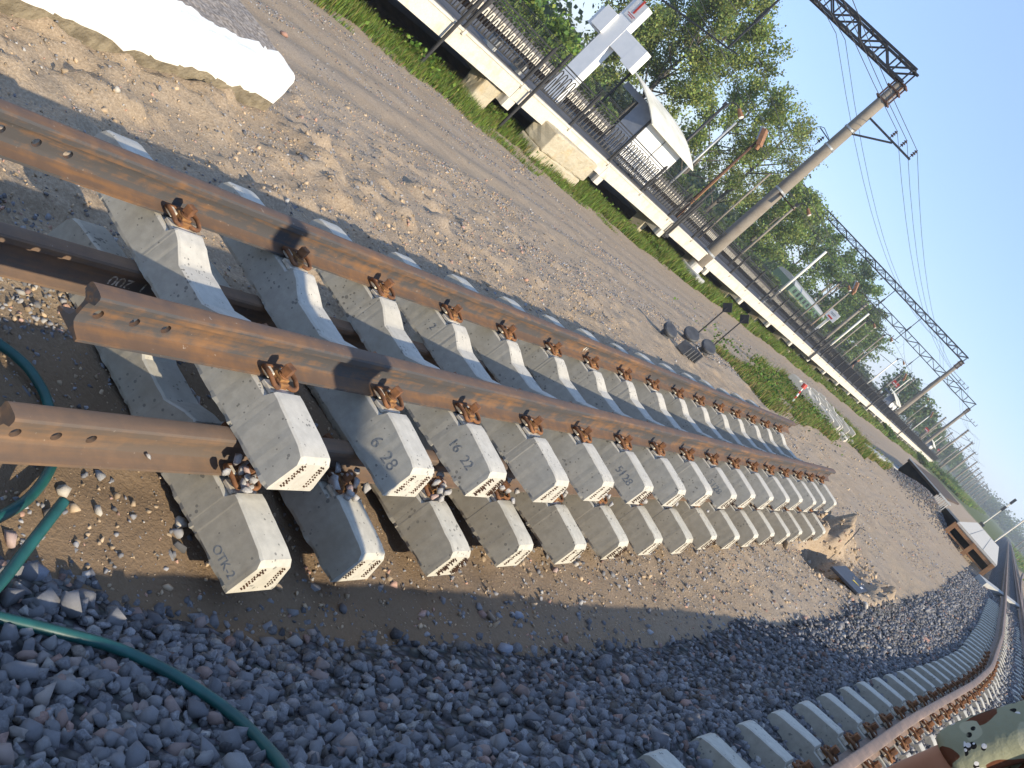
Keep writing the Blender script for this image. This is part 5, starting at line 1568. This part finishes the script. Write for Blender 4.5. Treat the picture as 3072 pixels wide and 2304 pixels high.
# ================================================================== PEOPLE
MAT['skin'] = M('skin', (0.42, 0.20, 0.12), (0.36, 0.165, 0.095), 9, 0.55, 0, 0.15, 140, 0.001)
MAT['hair'] = M('hair', (0.045, 0.03, 0.02), (0.03, 0.02, 0.014), 30, 0.7)
MAT['boot'] = M('boot_leather', (0.03, 0.026, 0.022), None, 12, 0.5)
MAT['eye'] = M('eye_dark', (0.02, 0.015, 0.012), None, 12, 0.3)
def camo():
    m, nt, N, L, b = base_mat('desert_camouflage')
    b.inputs['Roughness'].default_value = 0.92; b.inputs['Specular IOR Level'].default_value = 0.15
    v = coords(nt, (1, 1, 1), False)
    n1 = noise(nt, v, 6.5, 2, 0.4, 0.6); n2 = noise(nt, v, 9.0, 2, 0.4, 0.4)
    step = lambda f, t: ramp(nt, f, [(t - 0.004, (0, 0, 0)), (t + 0.004, (1, 1, 1))])
    c = mix(nt, step(n1, 0.515), (0.265, 0.265, 0.175), (0.115, 0.043, 0.022))
    c = mix(nt, step(n2, 0.67), c, (0.36, 0.35, 0.24))
    vo = N.new('ShaderNodeTexVoronoi'); vo.inputs['Scale'].default_value = 38; L.new(v, vo.inputs['Vector'])
    clus = step(noise(nt, v, 8.0, 1), 0.55)
    blk = mathn(nt, 'MULTIPLY', mathn(nt, 'LESS_THAN', vo.outputs['Distance'], 0.34), clus)
    va = N.new('ShaderNodeVectorMath'); va.operation = 'ADD'; va.inputs[1].default_value = (0.004, 0.004, -0.005); L.new(v, va.inputs[0])
    v2 = N.new('ShaderNodeTexVoronoi'); v2.inputs['Scale'].default_value = 38; L.new(va.outputs[0], v2.inputs['Vector'])
    wht = mathn(nt, 'MULTIPLY', mathn(nt, 'LESS_THAN', v2.outputs['Distance'], 0.26), clus)
    c = mix(nt, blk, c, (0.015, 0.014, 0.013))
    c = mix(nt, wht, c, (0.62, 0.60, 0.58))
    L.new(c, b.inputs['Base Color'])
    bump(nt, noise(nt, coords(nt, (1, 1, 1), False), 14, 4), 0.5, 0.02)
    return m
MAT['camo'] = camo()
MAT['dark_cloth'] = M('dark_cloth', (0.02, 0.02, 0.028), (0.03, 0.028, 0.035), 20, 0.9)
MAT['denim'] = M('denim', (0.07, 0.09, 0.14), (0.05, 0.065, 0.10), 20, 0.9)
def skin_mesh(name, V, E, Rad, mats, sub=2):
    me = bpy.data.meshes.new(name + '_sk'); me.from_pydata(V, E, [])
    o = bpy.data.objects.new('tmp', me); COL.objects.link(o)
    o.modifiers.new('s', 'SKIN')
    if not me.skin_vertices:
        me.skin_vertices.new()
    for i, rr in enumerate(Rad):
        sv = me.skin_vertices[0].data[i]
        sv.radius = rr if isinstance(rr, tuple) else (rr, rr); sv.use_root = (i == 0)
    sb = o.modifiers.new('u', 'SUBSURF'); sb.levels = sub; sb.render_levels = sub
    dg = bpy.context.evaluated_depsgraph_get(); dg.update()
    out = bpy.data.meshes.new_from_object(o.evaluated_get(dg)); out.name = name
    bpy.data.objects.remove(o)
    out.materials.clear()
    for m_ in mats:
        out.materials.append(m_)
    out.polygons.foreach_set('use_smooth', [True] * len(out.polygons))
    return out
def person(loc, rz, label, shirt, trousers, arm_out=0.06, grp=None):
    t = thing('person', label, 'person', loc, rz, grp)
    V = [(0, 0, 0.96), (0, 0, 1.10), (0, 0.01, 1.28), (0, 0, 1.42), (0, 0.005, 1.50), (0, 0.02, 1.585), (0, 0.02, 1.665), (0, 0.02, 1.715)]
    Rd = [(0.145, 0.10), (0.13, 0.09), (0.15, 0.10), (0.10, 0.075), 0.055, (0.072, 0.088), (0.072, 0.09), (0.045, 0.055)]
    E = [(i, i + 1) for i in range(7)]
    def chain(par, pts, rad):
        for p, r_ in zip(pts, rad):
            V.append(p); Rd.append(r_); E.append((par, len(V) - 1)); par = len(V) - 1
        return par
    chain(5, [(0, 0.118, 1.585)], [0.012])
    for s in (-1, 1):
        chain(6, [(s * 0.082, 0.01, 1.60)], [(0.012, 0.022)])
        chain(0, [(s * 0.095, 0, 0.88), (s * 0.105, 0.015, 0.50), (s * 0.11, -0.02, 0.10), (s * 0.12, 0.13, 0.045)], [0.088, 0.058, 0.040, 0.035])
        ao = arm_out
        w = chain(3, [(s * 0.17, 0, 1.40), (s * (0.215 + ao * 0.5), -0.02, 1.25), (s * (0.225 + ao), -0.02, 1.11), (s * (0.235 + ao), 0.06, 0.97), (s * (0.238 + ao), 0.14, 0.855), (s * (0.235 + ao), 0.175, 0.795)], [0.062, 0.048, 0.041, 0.037, 0.026, (0.016, 0.036)])
        bx, by_, bz_ = V[w]
        for k, (fo, ln) in enumerate(((-0.028, 0.070), (-0.010, 0.080), (0.009, 0.076), (0.026, 0.060))):
            chain(w, [(bx, by_ + 0.018 + fo, bz_ - 0.03), (bx - s * 0.008, by_ + 0.02 + fo, bz_ - 0.03 - ln * 0.55), (bx - s * 0.024, by_ + 0.012 + fo, bz_ - 0.03 - ln)], [0.0095, 0.0085, 0.007])
        chain(w - 1, [(bx - s * 0.012, by_ + 0.028, bz_ + 0.02), (bx - s * 0.02, by_ + 0.050, bz_ - 0.02), (bx - s * 0.022, by_ + 0.055, bz_ - 0.05)], [0.013, 0.010, 0.008])
    b_ = new_obj('body', skin_mesh('body', V, E, Rd, [MAT['skin']]), t)
    # shirt with elbow-length sleeves
    V = [(0, 0, 0.90), (0, 0, 1.05), (0, 0.01, 1.28), (0, 0, 1.42), (0, 0.0, 1.475)]; Rd = [(0.180, 0.135), (0.165, 0.122), (0.185, 0.130), (0.115, 0.092), (0.066, 0.066)]
    E = [(i, i + 1) for i in range(4)]
    for s in (-1, 1):
        chain(3, [(s * 0.175, 0, 1.395), (s * (0.215 + arm_out * 0.5), -0.02, 1.25), (s * (0.225 + arm_out), -0.02, 1.135), (s * (0.226 + arm_out), -0.018, 1.10)], [0.085, 0.074, 0.072, 0.066])
    new_obj('shirt', skin_mesh('shirt', V, E, Rd, [shirt]), t)
    V = [(0, 0, 0.98), (0, 0, 0.90)]; Rd = [(0.155, 0.115), (0.155, 0.118)]; E = [(0, 1)]
    for s in (-1, 1):
        chain(1, [(s * 0.098, 0, 0.82), (s * 0.107, 0.012, 0.50), (s * 0.112, -0.018, 0.14)], [0.108, 0.080, 0.068])
    new_obj('trousers', skin_mesh('trousers', V, E, Rd, [trousers]), t)
    for s in (-1, 1):
        new_obj('boot', skin_mesh('boot', [(s * 0.112, -0.025, 0.20), (s * 0.112, -0.03, 0.06), (s * 0.116, 0.07, 0.05), (s * 0.122, 0.16, 0.042)], [(0, 1), (1, 2), (2, 3)], [0.055, 0.056, 0.050, 0.040], [MAT['boot']]), t)
        MB().tube([(s * 0.030, 0.100, 1.625), (s * 0.030, 0.106, 1.625)], 0.012, 10).obj('eye', [MAT['eye']], t)
    MB().tube([(-0.024, 0.107, 1.545), (0.024, 0.107, 1.545)], 0.006, 6).obj('mouth', [MAT['brick_red']], t)
    new_obj('hair', skin_mesh('hair', [(0, -0.030, 1.60), (0, 0.0, 1.69), (0, 0.055, 1.705)], [(0, 1), (1, 2)], [(0.078, 0.075), (0.082, 0.075), (0.058, 0.035)], [MAT['hair']]), t)
    return t
person((2.915, 0.05, -0.05), R(4), 'person in desert camouflage shirt with bare forearms standing on the curved track', MAT['camo'], MAT['camo'], 0.03)
person((-12.7, 76.0, ZT + 0.01), R(-70), 'distant person in dark clothes on the platform behind the railing', MAT['dark_cloth'], MAT['denim'])

# ================================================================== HAZE
hm = bpy.data.materials.new('haze'); hm.use_nodes = True
hn = hm.node_tree
hn.nodes.remove(hn.nodes['Principled BSDF'])
pv = hn.nodes.new('ShaderNodeVolumePrincipled')
pv.inputs['Color'].default_value = (0.86, 0.92, 1.0, 1)
pv.inputs['Density'].default_value = HAZE
pv.inputs['Anisotropy'].default_value = 0.2
hn.links.new(pv.outputs[0], hn.nodes['Material Output'].inputs['Volume'])
hz_o = new_obj('haze', MB().box((0, 400, 8.5), (2400, 1800, 22.0)).mesh('haze', [hm]))
hz_o['kind'] = 'stuff'
